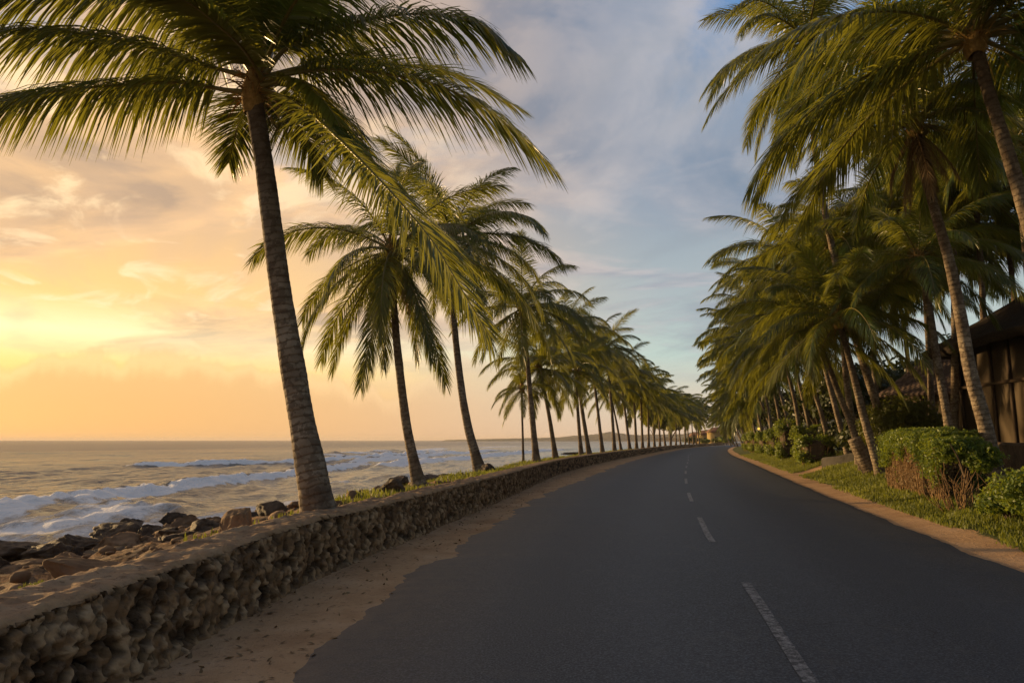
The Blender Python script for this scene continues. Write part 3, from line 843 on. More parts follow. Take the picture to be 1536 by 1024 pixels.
PALMS = {'n': 0}
def palm(label, path, rb, rt, lod=1, nf=26,  scale=1.0, seed=0, group=None, low=-50, hero=None, nuts=2, dead=0, skip=None, name='coconut_palm'):
    path = np.asarray(path, float)
    base, tip = path[0], path[-1]
    root = thing(name, label, 'palm tree', base, group)
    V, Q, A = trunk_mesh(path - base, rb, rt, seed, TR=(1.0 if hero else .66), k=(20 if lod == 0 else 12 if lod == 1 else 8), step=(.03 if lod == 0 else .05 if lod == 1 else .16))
    mk('trunk', V, Q, None, M['trunk'], root, A, smooth=True)
    c = put('crown', HEARTS[seed % 3], root, tip - base, rz=seed * 1.3, sc=max(.75, rt / .14))
    inv = 1 / max(.75, rt / .14)
    def sub(nm, me, rz, sc, loc=(0, 0, 0)):
        o = bpy.data.objects.new(nm, me); COL.objects.link(o); o.parent = c
        o.rotation_euler = (0, 0, rz - seed * 1.3); o.scale = (sc * inv,) * 3; o.location = tuple(float(q) for q in loc)
        return o
    for q, (ei, var, az, s) in enumerate(crown_plan(int(nf * 1.0), seed, low)):
        if skip and skip(az, ei): continue
        sub('frond', lib(lod, ei, var), az, s * scale, (.05 * math.cos(az - seed * 1.3), .05 * math.sin(az - seed * 1.3), .12 * ELS[ei] / 80))
    r = np.random.default_rng(seed + 99)
    for q in range(dead):
        o = sub('dead_frond', lib(lod, int(r.integers(8, 10)), int(r.integers(0, 3)), True), r.uniform(0, 6.28), scale * r.uniform(.35, .62), (0, 0, -.15))
        o['label'] = 'dry brown frond hanging against the trunk'
    for q in range(nuts):
        sub('coconut_bunch', NUTS[q % 2], r.uniform(0, 6.28), scale * .95)
    return root, c, inv

# whole crowns for palms too far off to show single fronds
def crown_far(seed, nf=28):
    Vs, Qs, A, n = [], [], {'tone': [], 'tip': [], 'rachis': []}, 0
    for (ei, var, az, s) in crown_plan(nf, seed, -42):
        el = ELS[ei]
        bend = 30 if el > 80 else 75 if el > 0 else 40
        V, Q, a = frond_mesh(rachis(el, 4.2, bend, side=(var - 1) * 12), 46, 1.02, .098, .75, (var - 1) * .7, seed * 50 + ei + var, .18)
        ca, sa = math.cos(az), math.sin(az)
        V = (V * s) @ np.array([[ca, sa, 0], [-sa, ca, 0], [0, 0, 1]])
        Vs.append(V); Qs.append(Q + n); n += len(V)
        for k in A: A[k].append(a[k])
    return mk('crown', np.vstack(Vs), np.vstack(Qs), None, M['frond'], attrs={k: np.concatenate(v) for k, v in A.items()}, link=False)
FARCROWNS = [crown_far(k + 3) for k in range(5)]

def far_palm(label, path, rb, rt, seed, group, scale=1.0):
    path = np.asarray(path, float); base = path[0]
    root = thing('coconut_palm', label, 'palm tree', base, group)
    V, Q, A = trunk_mesh(path - base, rb, rt, seed, k=8, step=.2)
    mk('trunk', V, Q, None, M['trunk'], root, A, smooth=True)
    put('crown', FARCROWNS[seed % 5], root, path[-1] - base, rz=seed * 2.1, sc=scale)
    return root

def bent(base, tip, bow=.12):
    """trunk path: leans out near the foot and straightens towards the crown"""
    base, tip = np.asarray(base, float), np.asarray(tip, float)
    m = base + (tip - base) * .5; h = tip - base; h[2] = 0
    return [base, base + (tip - base) * .25 + h * bow * .8, m + h * bow, base + (tip - base) * .78 + h * bow * .6, tip]

# ---- palms along the sea wall
GL = 'coconut palms in the row along the sea wall'
def hero_palm():
    Y0 = 9.75
    b = on(487, 768, .60)
    Y0 = b[1]
    pts = [b - (0, 0, .34)] + [at(u, v, Y0 + dy) for u, v, dy in ((464, 690, 0), (446, 590, .05), (428, 480, .1), (412, 370, .1), (398, 260, .1), (383, 165, .1), (379, 140, .1))]
    root, c, inv = palm('largest coconut palm leaning over the near end of the sea wall', pts, .20, .135, 0, 0, 1.0, 1, GL, nuts=0, hero=True)
    tip = np.array(pts[-1])
    def P(lst): return [at(u, v, Y0 + .1 + dy) for (u, v, dy) in lst]
    spec = [  # pixel path, depth offsets; droop, length, roll
        ([(378, 118, 0), (330, 104, -.1), (293, 94, -.2), (230, 72, -.4), (117, 50, -.8), (-40, 46, -1.3)], .95, .95, .1),
        ([(378, 140, 0), (344, 136, -.1), (273, 124, -.3), (184, 128, -.5), (98, 135, -.7), (-10, 156, -.9), (-55, 172, -.9)], .95, .95, .1),
        ([(380, 110, 0), (330, 50, -.2), (270, 12, -.5), (150, -12, -1.0), (0, -8, -1.6), (-60, 6, -1.8)], .95, .9, .1),
        ([(385, 105, 0), (350, 20, .5), (300, -45, 1.2), (210, -70, 2.0), (90, -40, 2.6)], .8, .9, 0),
        ([(385, 105, 0), (380, 0, .2), (375, -120, .3), (360, -210, .2)], .5, .9, 0),
        ([(390, 105, 0), (408, 10, -.4), (430, -90, -1.0), (470, -160, -1.6)], .5, .9, .2),
        ([(395, 108, 0), (430, 30, .5), (490, -40, 1.2), (590, -70, 1.9), (690, -40, 2.4)], .8, .95, 0),
        ([(396, 112, 0), (430, 72, -.1), (480, 48, -.2), (529, 35, -.3), (625, 21, -.5), (706, 31, -.6), (774, 80, -.7)], .8, .95, .1),
        ([(394, 118, 0), (432, 106, .2), (493, 94, .5), (593, 97, .9), (690, 116, 1.2), (772, 158, 1.4)], .35, .9, .6),
        ([(394, 122, 0), (435, 111, -.1), (493, 104, -.2), (580, 111, -.3), (674, 135, -.4), (748, 177, -.5), (822, 244, -.5)], .62, 1.0, .05),
        ([(392, 136, 0), (420, 144, -.3), (458, 164, -.7), (506, 206, -1.3), (555, 255, -1.8), (604, 308, -2.2), (650, 364, -2.5), (690, 430, -2.7), (735, 505, -2.8)], .45, .82, .2),
        ([(392, 130, 0), (442, 119, -.3), (480, 145, -.6), (506, 182, -.8), (522, 225, -.9)], .6, .55, .3),
        ([(388, 138, .1), (375, 150, .8), (360, 178, 1.6), (350, 215, 2.2), (343, 245, 2.5)], .4, .8, 0),
        ([(392, 138, .1), (412, 150, .8), (440, 180, 1.6), (470, 225, 2.3), (485, 265, 2.6)], .5, .85, 0),
        ([(396, 122, 0), (363, 72, -.7), (324, 36, -1.3), (278, 2, -1.7), (220, -10, -2.0)], .5, .6, 0),
        ([(394, 112, 0), (420, 40, .9), (455, 20, 1.9), (520, 50, 2.9), (580, 120, 3.4)], .7, .9, 0),
        ([(383, 112, 0), (345, 60, .9), (300, 62, 1.8), (240, 105, 2.6), (200, 165, 3.0)], .7, .85, 0),
        ([(392, 106, 0), (445, 0, -.9), (520, -70, -1.8), (620, -100, -2.6)], .6, .95, 0),
        ([(382, 106, 0), (330, -20, -.9), (240, -90, -1.8), (120, -110, -2.4)], .6, .95, 0),
        ([(388, 104, 0), (372, -10, .8), (340, -70, 1.8), (300, -70, 2.8)], .7, .9, 0),
        ([(390, 108, 0), (398, 20, -.2), (405, -60, -.3), (412, -130, -.4)], .3, .6, 0),
        ([(392, 130, .1), (425, 128, .7), (475, 150, 1.5), (530, 200, 2.2), (560, 255, 2.5)], .8, .9, 0),
    ]
    for k, (pp, dr, lm, rl) in enumerate(spec):
        W = resample(P(pp), 40)
        young = k in (11, 14, 20)
        V, Qd, A = frond_mesh(W - tip, 178 if not young else 115, lm * 1.28, .035 if not young else .05, dr, rl, 700 + k, .2, .13, .030, (64, 24), .2)
        # into the crown's frame
        cz, sz = math.cos(-1.3), math.sin(-1.3)
        V = (V @ np.array([[cz, sz, 0], [-sz, cz, 0], [0, 0, 1]])) * inv
        mk('frond', V, Qd, None, M['frond_young'] if young else M['frond'], c, A)
hero_palm()

def wall_y(u):
    ys = np.linspace(6, 260, 6000)
    xs = WX(ys) - 1.05
    uu = 768 + F * xs / (ys * CP + (.6 - 1.6) * SP)
    return float(ys[np.argmin(abs(uu - u))])

def left_row():
    def P(lst, Y, dys=0.0): return [at(u, v, Y + dys * k) for k, (u, v) in enumerate(lst)]
    b = on(629, 729, .52)
    palm('second palm from the camera on the sea wall with hanging side fronds', [b] + P([(612, 650), (600, 560), (591, 460), (587, 376)], b[1]), .19, .125, 0, 23, .78, 12, GL, low=-70, dead=5)
    b = on(720, 707, .50)
    palm('third palm along the sea wall behind a long drooping frond', [b] + P([(700, 630), (688, 550), (679, 455), (674, 362)], b[1]), .25, .15, 0, 28, 1.0, 23, GL, low=-36)
    b = on(785, 696, .40)
    palm('thin pole straight young palm seaward of the sea wall', [b] + P([(784, 650), (783, 615), (783, 582)], b[1]), .10, .075, 1, 13, .45, 31, GL, nuts=0)
    spec = [((805, 692), [(797, 610), (789, 520), (783, 462)], 1.0, .24, 'fifth palm on the sea wall with a tall upswept crown'),
            ((834, 688), [(823, 620), (813, 570), (808, 552)], .85, .22, 'sixth palm along the wall with a crown lower than its neighbours'),
            ((872, 683), [(867, 620), (865, 580), (864, 556)], .8, .22, 'seventh palm along the wall, close beside a leaning trunk'),
            ((884, 682), [(874, 620), (862, 540), (850, 492)], 1.05, .26, 'eighth palm along the wall with the higher crown of a close pair'),
            ((904, 680), [(896, 610), (890, 560), (886, 528)], 1.0, .24, 'ninth palm along the sea wall past the close pair'),
            ((922, 678), [(918, 620), (913, 560), (908, 524)], 1.05, .26, 'tenth palm along the sea wall with a wind-swept top'),
            ((932, 677), [(926, 640), (920, 610), (916, 585)], .85, .2, 'eleventh palm along the wall, short and shaded by the tenth'),
            ((945, 676), [(938, 620), (933, 580), (930, 556)], 1.05, .26, 'twelfth palm along the sea wall above the rocky spit')]
    for k, (bp, lst, s, rb, lab) in enumerate(spec):
        Y = wall_y(bp[0]); X = float(WX(Y)) - 1.05
        b = np.array([X, Y, .50])
        palm(lab, [b] + P(lst, Y), rb, rb * .6, 1, 26, s * (.98 if Y > 35 else .92), 40 + k * 7, GL, low=-38, dead=0, nuts=1)
    nth = ['thirteenth', 'fourteenth', 'fifteenth', 'sixteenth', 'seventeenth', 'eighteenth', 'nineteenth', 'twentieth', 'twenty-first', 'twenty-second', 'twenty-third', 'twenty-fourth', 'twenty-fifth', 'twenty-sixth']
    us = [955, 964, 973, 982, 990, 998, 1006, 1014, 1021, 1028, 1034, 1040, 1045, 1049]
    for k, u in enumerate(us):
        Y = wall_y(u); X = float(WX(Y)) - 1.05
        vt = np.interp(u, [950, 985, 1010, 1030, 1050], [574, 598, 612, 612, 622]) + (k % 3 - 1) * 7
        tip = at(u - 5 + (k * 37 % 5), vt, Y)
        far_palm(nth[k] + ' palm along the sea wall counted from the camera', bent((X, Y, .5), tip), .27, .17, k, GL, 1.0 + .15 * (k % 2) if Y < 130 else 1.2)
left_row()

# ---- palms on the inland side
GR = 'coconut palms on the inland side of the road'
def right_row():
    def P(lst, Y, d=0.0): return [at(u, v, Y + d * k) for k, (u, v) in enumerate(lst)]
    def foot(u, Y, sink=.1):
        p = at(u, 690, Y); return np.array([p[0], Y, ground_z(p[0], Y) - sink])
    # the curved grey trunk behind the near hedge
    Y = 15.6; b = foot(1494, Y)
    r1, c1, i1 = palm('curved grey palm with brown dead fronds rising behind the near hedge', [b] + P([(1478, 640), (1455, 555), (1440, 470), (1422, 385), (1398, 300), (1380, 225), (1372, 185)], Y), .25, .15, 0, 28, .84, 52, GR, low=-22, dead=9, nuts=3)
    # big palm whose crown hangs in at the top corner
    Y = 11.5; b = foot(1625, Y)
    palm('palm with its leaning trunk leaving the frame edge above the hut', [b] + P([(1600, 560), (1556, 380), (1512, 230), (1475, 110), (1462, 55)], Y), .24, .15, 0, 31, 1.08, 61, GR, low=-12, nuts=0)
    Y = 27; b = foot(1345, Y)
    palm('tallest palm on the inland side with its crown cut by the frame top', [b] + P([(1300, 560), (1255, 400), (1226, 250), (1214, 130), (1212, 62)], Y), .26, .16, 0, 30, 1.25, 74, GR, low=-60, dead=1)
    Y = 22; b = foot(1432, Y)
    palm('dark palm between the low tiled house and the near hedge', [b] + P([(1420, 620), (1404, 530), (1390, 440), (1378, 388)], Y), .22, .15, 0, 22, .80, 83, GR, low=-25)
    Y = 24; b = foot(1322, Y)
    palm('leaning palm at the end of the near hedge with lit trunk', [b] + P([(1300, 640), (1282, 570), (1268, 515), (1258, 478)], Y), .25, .15, 0, 22, .85, 92, GR, low=-22)
    Y = 26.5; b = foot(1296, Y)
    palm('slender leaning palm standing just past the cut stump', [b] + P([(1278, 640), (1258, 590), (1238, 535), (1222, 490)], Y), .22, .14, 0, 22, .9, 101, GR, low=-22)
    Y = 29; b = foot(1290, Y)
    palm('upright palm behind the cut stump', [b] + P([(1280, 640), (1272, 590), (1266, 530), (1262, 440), (1250, 360)], Y), .22, .15, 0, 24, 1.0, 113, GR, low=-35)
    more = [(1250, 37, [(1232, 620), (1216, 570), (1205, 520)], .98, 'palm leaning over the box hedges past the stump'),
            (1205, 43, [(1192, 600), (1180, 550), (1172, 505)], 1.0, 'palm rising out of the tall hedge clump'),
            (1275, 34, [(1240, 560), (1215, 455), (1188, 384)], 1.0, 'tall palm leaning far towards the road above lower crowns'),
            (1318, 31, [(1312, 560), (1306, 440), (1300, 345)], 1.05, 'tall straight palm between the hut and the road palms'),
            (1400, 30, [(1395, 560), (1388, 440), (1382, 330)], 1.1, 'tall palm rising behind the low tiled house'),
            (1560, 22, [(1550, 500), (1535, 340), (1522, 215)], 1.0, 'dark trunked palm beside the hut roof'),
            (1480, 27, [(1476, 500), (1470, 380), (1462, 285)], 1.1, 'palm growing behind the hut roof ridge'),
            (1450, 33, [(1446, 560), (1438, 440), (1430, 372)], 1.05, 'palm behind the tiled house showing between two grey trunks'),
            (1530, 30, [(1526, 520), (1516, 400), (1505, 332)], 1.1, 'palm growing tall behind the hut wall'),
            (1370, 38, [(1364, 560), (1352, 470), (1340, 415)], 1.05, 'palm in the back row behind the dark palm'),
            (1430, 26, [(1432, 480), (1428, 330), (1418, 235)], 1.0, 'high crowned palm between the curved grey palm and the hut'),
            (1225, 47, [(1195, 560), (1172, 475), (1146, 420)], 1.0, 'second tall palm leaning far towards the road'),
            (1178, 50, [(1166, 610), (1156, 565), (1150, 530)], .95, 'low palm beside the lit garden lamp'),
            (1195, 58, [(1165, 570), (1145, 505), (1124, 458)], 1.0, 'third tall palm leaning far towards the road'),
            (1160, 62, [(1152, 610), (1144, 575), (1138, 548)], .95, 'palm rising from the narrow hedge clump')]
    for k, (u, Y, lst, s, lab) in enumerate(more):
        palm(lab, [foot(u, Y)] + P(lst, Y), .23, .15, 1, 25, s * 1.02, 131 + k * 9, GR, low=-34, nuts=1)
    far = [(1175, 70, 1106, 492), (1150, 72, 1130, 575), (1160, 84, 1100, 525), (1140, 86, 1122, 592), (1148, 98, 1094, 550), (1130, 100, 1114, 604),
           (1138, 114, 1091, 572), (1122, 116, 1106, 614), (1128, 132, 1088, 592), (1116, 136, 1100, 622), (1118, 152, 1087, 608), (1108, 160, 1094, 628), (1104, 180, 1085, 620), (1098, 190, 1082, 630),
           (1250, 60, 1200, 430), (1230, 75, 1170, 470), (1290, 48, 1260, 400)]
    words = ['first', 'second', 'third', 'fourth', 'fifth', 'sixth', 'seventh', 'eighth', 'ninth', 'tenth', 'eleventh', 'twelfth', 'thirteenth', 'fourteenth']
    for k, (u, Y, tu, tv) in enumerate(far):
        b = foot(u, Y)
        lab = (words[k] + ' distant palm along the inland verge counted past the far hedges') if k < 14 else ['tall palm standing deep inland behind the leaning row', 'distant tall palm among the inland grove', 'inland grove palm behind the stump palms'][k - 14]
        far_palm(lab, bent(b, at(tu, tv, Y), .10), .25, .16, k + 5, GR, 1.15)
    # cut stump
    Y = 25
    b = foot(1312, Y, .05)
    t = at(1281, 657, Y)
    V, Q, A = trunk_mesh(np.array([b, b + (t - b) * .5 + (-.05, 0, -.02), t]) - b, .27, .21, 5, 20, .03, 1.5, 1.0)
    n = len(V); V = np.vstack([V, V[-20:].mean(0)]); T = [(n, n - 20 + j, n - 20 + (j + 1) % 20) for j in range(20)]
    for kk in A: A[kk] = np.append(A[kk], A[kk][-1]) * (0 if kk == 'top' else 1)
    o = mk('tree_stump', V, Q, T, M['trunk'], attrs=A, smooth=True); o.location = tuple(b)
    tag(o, 'leaning cut palm stump standing among the inland palm trunks', 'stump')
right_row()

# ------------------------------------------------------------------ leafy plants
def leaves(C, N, size, seed, elong=1.7):
    """leaf quads at C, roughly facing N"""
    r = np.random.default_rng(seed); n = len(C)
    a = r.normal(size=(n, 3)); nn = N * .8 + r.normal(0, .6, (n, 3)); nn /= np.linalg.norm(nn, axis=1)[:, None] + 1e-9
    a = a - np.sum(a * nn, 1)[:, None] * nn; a /= np.linalg.norm(a, axis=1)[:, None] + 1e-9
    b = np.cross(nn, a); s = size * r.uniform(.6, 1.25, n)[:, None]
    V = np.stack([C - a * s * elong * .5, C + b * s * .5 + nn * s * .12, C + a * s * elong * .5, C - b * s * .5 + nn * s * .12], 1).reshape(-1, 3)
    i = np.arange(n)[:, None] * 4
    Q = np.concatenate([i, i + 1, i + 2, i + 3], 1)
    tone = np.repeat(np.clip(r.normal(.45, .27, n), 0, 1), 4)
    return V, Q, {'tone': tone, 'tip': np.zeros(4 * n), 'rachis': np.zeros(4 * n)}

def hedge(label, corners, h, n, leaf=.06, seed=0, dry=0.0, group=None, mat='hedge', lump=.22, name='hedge', tuft=0):
    """clipped hedge along a ground line: corners = (near point, far point, depth)"""
    A, B, dep = corners
    A, B = np.array(A, float), np.array(B, float)
    L = np.linalg.norm((B - A)[:2]); ax = (B - A) / L; ax[2] = 0
    nr = np.array([ax[1], -ax[0], 0])
    r = np.random.default_rng(seed)
    root = thing(name, label, 'hedge', (A + B) / 2, group)
    ctr = (A + B) / 2
    # leaf positions on a rounded box
    f = r.random((n, 3)) * 2 - 1
    p = np.abs(f) ** .35 * np.sign(f)
    g = p / (np.sum(np.abs(p)**5, 1)**.2)[:, None] * (r.random(n)**.22)[:, None]
    loc = np.stack([g[:, 0] * L / 2, g[:, 1] * dep / 2, (g[:, 2] * .5 + .5) * h], 1)
    nrm = np.stack([g[:, 0]**3, g[:, 1]**3, g[:, 2]**3 + .15], 1); nrm /= np.linalg.norm(nrm, axis=1)[:, None] + 1e-9
    lp = (fbm(loc * 1.6 + seed, 3) - .5) * lump * 2 + (fbm(loc * 6 + seed, 2) - .5) * lump
    loc = loc + nrm * lp[:, None]
    keep = fbm(loc * 3.0 + seed * 1.7, 3) > .40 - .0 * loc[:, 2]
    if dry > 0:   # the worn road face has lost its leaves low down
        face = (g[:, 1] * (1 if True else -1)) < -.3
        bare = face & (loc[:, 2] < h * (.78 + .25 * (fbm(loc * 1.3 + 3, 2) - .5))) & (fbm(loc * 2.2 + 9, 3) > .64 - dry * .10)
        keep &= ~bare
    loc, nrm = loc[keep], nrm[keep]
    def world(q): return q[:, :1] * ax + q[:, 1:2] * nr + np.outer(q[:, 2], Z3)
    V, Q, At = leaves(world(loc), world(nrm), leaf, seed)
    mk('foliage', V, Q, None, M[mat], root, At)
    # branch mass inside
    Vc, T = ICO4
    q = np.sign(Vc) * np.abs(Vc)**.5; q /= (np.sum(np.abs(q)**6, 1)**(1/6))[:, None]
    cl = np.stack([q[:, 0] * L / 2 * .80, q[:, 1] * dep / 2 * (.55 if dry == 0 else .30), (q[:, 2] * .38 + .42) * h * (1 if dry == 0 else .85)], 1)
    cl += (fbm(cl * 5 + seed, 3) - .5)[:, None] * .18 * Vc
    mk('branches', world(cl), None, T, M['bark'], root)
    mb = MB(); nt = int((70 if dry else 14) * max(1, L))
    for k in range(nt):
        x = r.uniform(-.48, .48) * L; y = (-.5 * r.uniform(.72, 1.02) if dry else r.uniform(-.4, .4)) * dep
        hh = r.uniform(.55, .95) * h
        pts = np.array([[x, y, -.08], [x + r.normal(0, .08), y + r.normal(0, .05), hh * .5], [x + r.normal(0, .18), y + r.normal(0, .07), hh]])
        mb.tube(resample(world(pts), 7), np.linspace(1, .4, 7) * r.uniform(.006, .016), 4, False)
    mb.build('stems', M['twig'], root)
    if dry:
        # green growth draped over the top edge
        ne = int(n * .8)
        x = r.uniform(-.5, .5, ne) * L; y = r.uniform(-.66, .15, ne) * dep
        drape = np.maximum(0, .48 + 1.1 * (n2(x * 1.6, 0 * x, seed, 3) - .5)) * h * r.random(ne)
        zt = h * (.95 + .22 * (n2(x * 1.1, y * 1.3, seed + 4, 3) - .4)) + r.normal(0, .03, ne) - np.where(y < -.42 * dep, drape, 0)
        V, Q, At = leaves(world(np.stack([x, y + r.normal(0, .05, ne), zt], 1)), world(np.tile([[0, -.5, .8]], (ne, 1))), leaf, seed + 7)
        mk('foliage', V, Q, None, M[mat], root, At)
        # dead brown leaves still caught on the bare face
        nd = n
        d = np.stack([r.uniform(-.48, .48, nd) * L, -dep / 2 * r.uniform(.75, 1.08, nd), r.uniform(.03, .8, nd) * h], 1)
        d[:, 1] += dep * .18 * r.random(nd)**2; d = d[fbm(d * np.array([4.5, 2, 1.2]) + 5, 3) > .40]
        V, Q, At = leaves(world(d), world(np.tile([[0, -1.0, .2]], (len(d), 1))), leaf * .75, seed + 1, 2.6)
        mk('dead_leaves', V, Q, None, M['frond_dead'], root, At)
        mb = MB()
        for k in range(int(50 * L)):
            x = r.uniform(-.49, .49) * L; y = -dep / 2 * r.uniform(.72, 1.06); z1 = h * r.uniform(.5, .95); z0 = z1 * r.uniform(0, .45)
            pts = np.array([[x, y, z1], [x + r.normal(0, .14), y - .05, (z0 + z1) / 2], [x + r.normal(0, .30), y + r.normal(0, .04), z0]])
            mb.tube(resample(world(pts), 6), np.linspace(1, .5, 6) * r.uniform(.004, .010), 4, False)
        mb.build('hanging_vines', M['twig'], root)
    return root

def bush(label, c, rad, n, leaf, seed, mat='bush', blobs=7, name='bush', cat='bush', group=None, trunk=0.0):
    r = np.random.default_rng(seed)
    root = thing(name, label, cat, c, group)
    rad = np.array(rad, float)
    Cs, Ns = [], []
    for k in range(blobs):
        d = r.normal(size=3); d /= np.linalg.norm(d); d[2] = abs(d[2]) * .9 - .25
        bc = d * rad * .55 + (0, 0, rad[2] + trunk)
        br = rad * r.uniform(.38, .6)
        m = n // blobs
        v = r.normal(size=(m, 3)); v /= np.linalg.norm(v, axis=1)[:, None]
        rr = r.random(m)**.3
        Cs.append(bc + v * br * rr[:, None] * (1 + (fbm(v * 2.5 + k + seed, 3) - .5)[:, None] * .9)); Ns.append(v)
    C, N = np.vstack(Cs), np.vstack(Ns)
    kp = (fbm(C * 2.2 / max(.6, rad.mean() * .6) + seed, 3) > .40) & (C[:, 2] > .02)
    V, Q, At = leaves(C[kp], N[kp], leaf, seed)
    mk('foliage' if not trunk else 'crown', V, Q, None, M[mat], root, At)
    mb = MB()
    for k in range(6 if not trunk else 9):
        e = r.normal(size=3) * rad * .5; e[2] = rad[2] * r.uniform(.7, 1.5) + trunk
        z0 = 0 if not trunk else trunk * r.uniform(.5, 1)
        mb.tube(resample([[0, 0, z0 - .1], [e[0] * .4, e[1] * .4, z0 + (e[2] - z0) * .5], e], 9), np.linspace(1, .25, 9) * (.03 if not trunk else .07 * rad.mean() / 2), 6, False)
    if trunk:
        mb.tube(resample([[0, 0, -.2], [.05, .03, trunk * .5], [0, 0, trunk * 1.05]], 10), np.linspace(1.3, .8, 10) * .09 * rad.mean() / 1.6, 9, False)
    mb.build('trunk' if trunk else 'stems', M['bark'], root, smooth=True)
    return root

GH = 'clipped hedges along the inland verge'
def gpt(X, Y, s=.05): return np.array([X, Y, ground_z(X, Y) - s])
def verge(Y, d): return gpt(float(RR(Y)) + d, Y)

def build_plants():
    # near hedge with the worn brown face; and the leafy end lump
    hedge('clipped hedge with a bare brown road face and green top', (verge(15.6, 2.35), verge(20.5, 2.45), 1.2), 1.50, 60000, .042, 3, dry=1.0, group=GH)
    bush('bright leafy lump of hedge bulging over bare twigs', verge(14.4, 1.75) + (0, 0, .62), (.70, .66, .52), 24000, .042, 17, mat='hedge', blobs=9)
    mb = MB(); r = np.random.default_rng(8); b = verge(14.4, 1.6)
    for k in range(46):
        a = r.uniform(0, 6.28); q = r.uniform(.05, .35)
        p0 = np.array([math.cos(a) * q, math.sin(a) * q, -.05]); p2 = np.array([math.cos(a) * q * 2.0 + r.normal(0, .1), math.sin(a) * q * 2.0 - .1, r.uniform(.5, .95)])
        mb.tube(resample([p0, (p0 + p2) / 2 + r.normal(0, .09, 3), p2], 9), np.linspace(1, .4, 9) * r.uniform(.008, .018), 5, False)
    o = mb.build('twigs', M['twig']); o.location = tuple(b)
    tag(o, 'tangle of bare golden twigs under the leafy hedge lump', 'twigs')
    bush('yellow-green shrub at the road verge nearest the camera', verge(10.6, 1.75), (.95, 1.0, .62), 36000, .04, 27, mat='hedge', blobs=11)
    bush('low shrub spilling onto the grass below the hedge end', verge(12.4, 1.65), (.5, .6, .30), 9000, .038, 28, mat='hedge', blobs=7)
    bush('big dark rounded bush behind the near hedge', at(1352, 640, 27) * (1, 1, 0) + (0, 0, .6), (1.65, 1.5, 1.45), 32000, .075, 37, blobs=13)
    # far clipped hedges
    far = [(36, 1.5, 2.6, 1.25, 'low square hedge block nearest the stump'), (40.5, 1.9, 3.0, 1.7, 'taller flat topped hedge block behind the low square one'),
           (46, 1.5, 3.2, 2.2, 'tall rough hedge clump under the rising palm'), (54, 1.6, 4.0, 1.7, 'fourth hedge block along the verge from the stump'),
           (62, 1.6, 4.5, 1.6, 'fifth hedge block along the verge from the stump'), (72, 1.6, 5.0, 1.7, 'sixth hedge block along the verge beside a lit lamp'),
           (84, 1.6, 6.0, 1.6, 'farthest hedge block at the bend of the road')]
    for k, (Y, d, L, h, lab) in enumerate(far):
        A, B = verge(Y, d + 1.0), verge(Y + L, d + 1.1)
        hedge(lab, (A, B, 1.9), h * 1.22, 14000, .085, 60 + k, group=GH, lump=.25)
    # dark leafy trees closing the view between the trunks
    tr = [(1235, 52, 2.6, 'dark leafy tree behind the box hedges'), (1275, 44, 2.4, 'dark leafy tree behind the stump'), (1320, 46, 3.0, 'dark leafy tree beyond the low tiled house'),
          (1200, 66, 3.0, 'dark leafy tree far behind the rising palm'), (1175, 84, 3.2, 'dark leafy tree deep in the distant inland grove'), (1150, 110, 3.4, 'farthest dark leafy tree of the inland grove'),
          (1490, 47, 4.6, 'dark leafy tree standing behind the hut'), (1395, 50, 3.6, 'leafy tree showing above the tiled roof')]
    for k, (u, Y, s, lab) in enumerate(tr):
        p = at(u, 690, Y)
        bush(lab, (p[0], Y, .8), (s, s, s * .9), 7000, .24, 80 + k, 'tree', 12, 'leafy_tree', 'tree', 'leafy trees behind the inland palms', trunk=1.2)
    low = [(1255, 40, 'dark shrub in front of the leafy trees'), (1290, 36, 'dark shrub behind the grey garden wall'), (1318, 31, 'dark shrub beside the tiled house porch'), (1215, 56, 'dark shrub among the distant hedge blocks'), (1190, 70, 'dark shrub at the back of the distant hedges')]
    for k, (u, Y, lab) in enumerate(low):
        p = at(u, 690, Y)
        bush(lab, (p[0], Y, .6), (1.9, 1.6, 1.1), 5000, .16, 110 + k, 'tree', 10)
    # shrubs closing the far end of the wall row
    for k, (Y, off, s, lab) in enumerate([(118, 2.5, 2.2, 'bushy green tree among the far sea wall palms'), (150, 3.0, 2.6, 'leafy tree behind the farthest sea wall palms')]):
        bush(lab, (float(WX(Y)) - off, Y, .4), (s, s, s), 5000, .28, 140 + k, 'bush', 10, 'leafy_tree', 'tree', None, trunk=2.2)
build_plants()

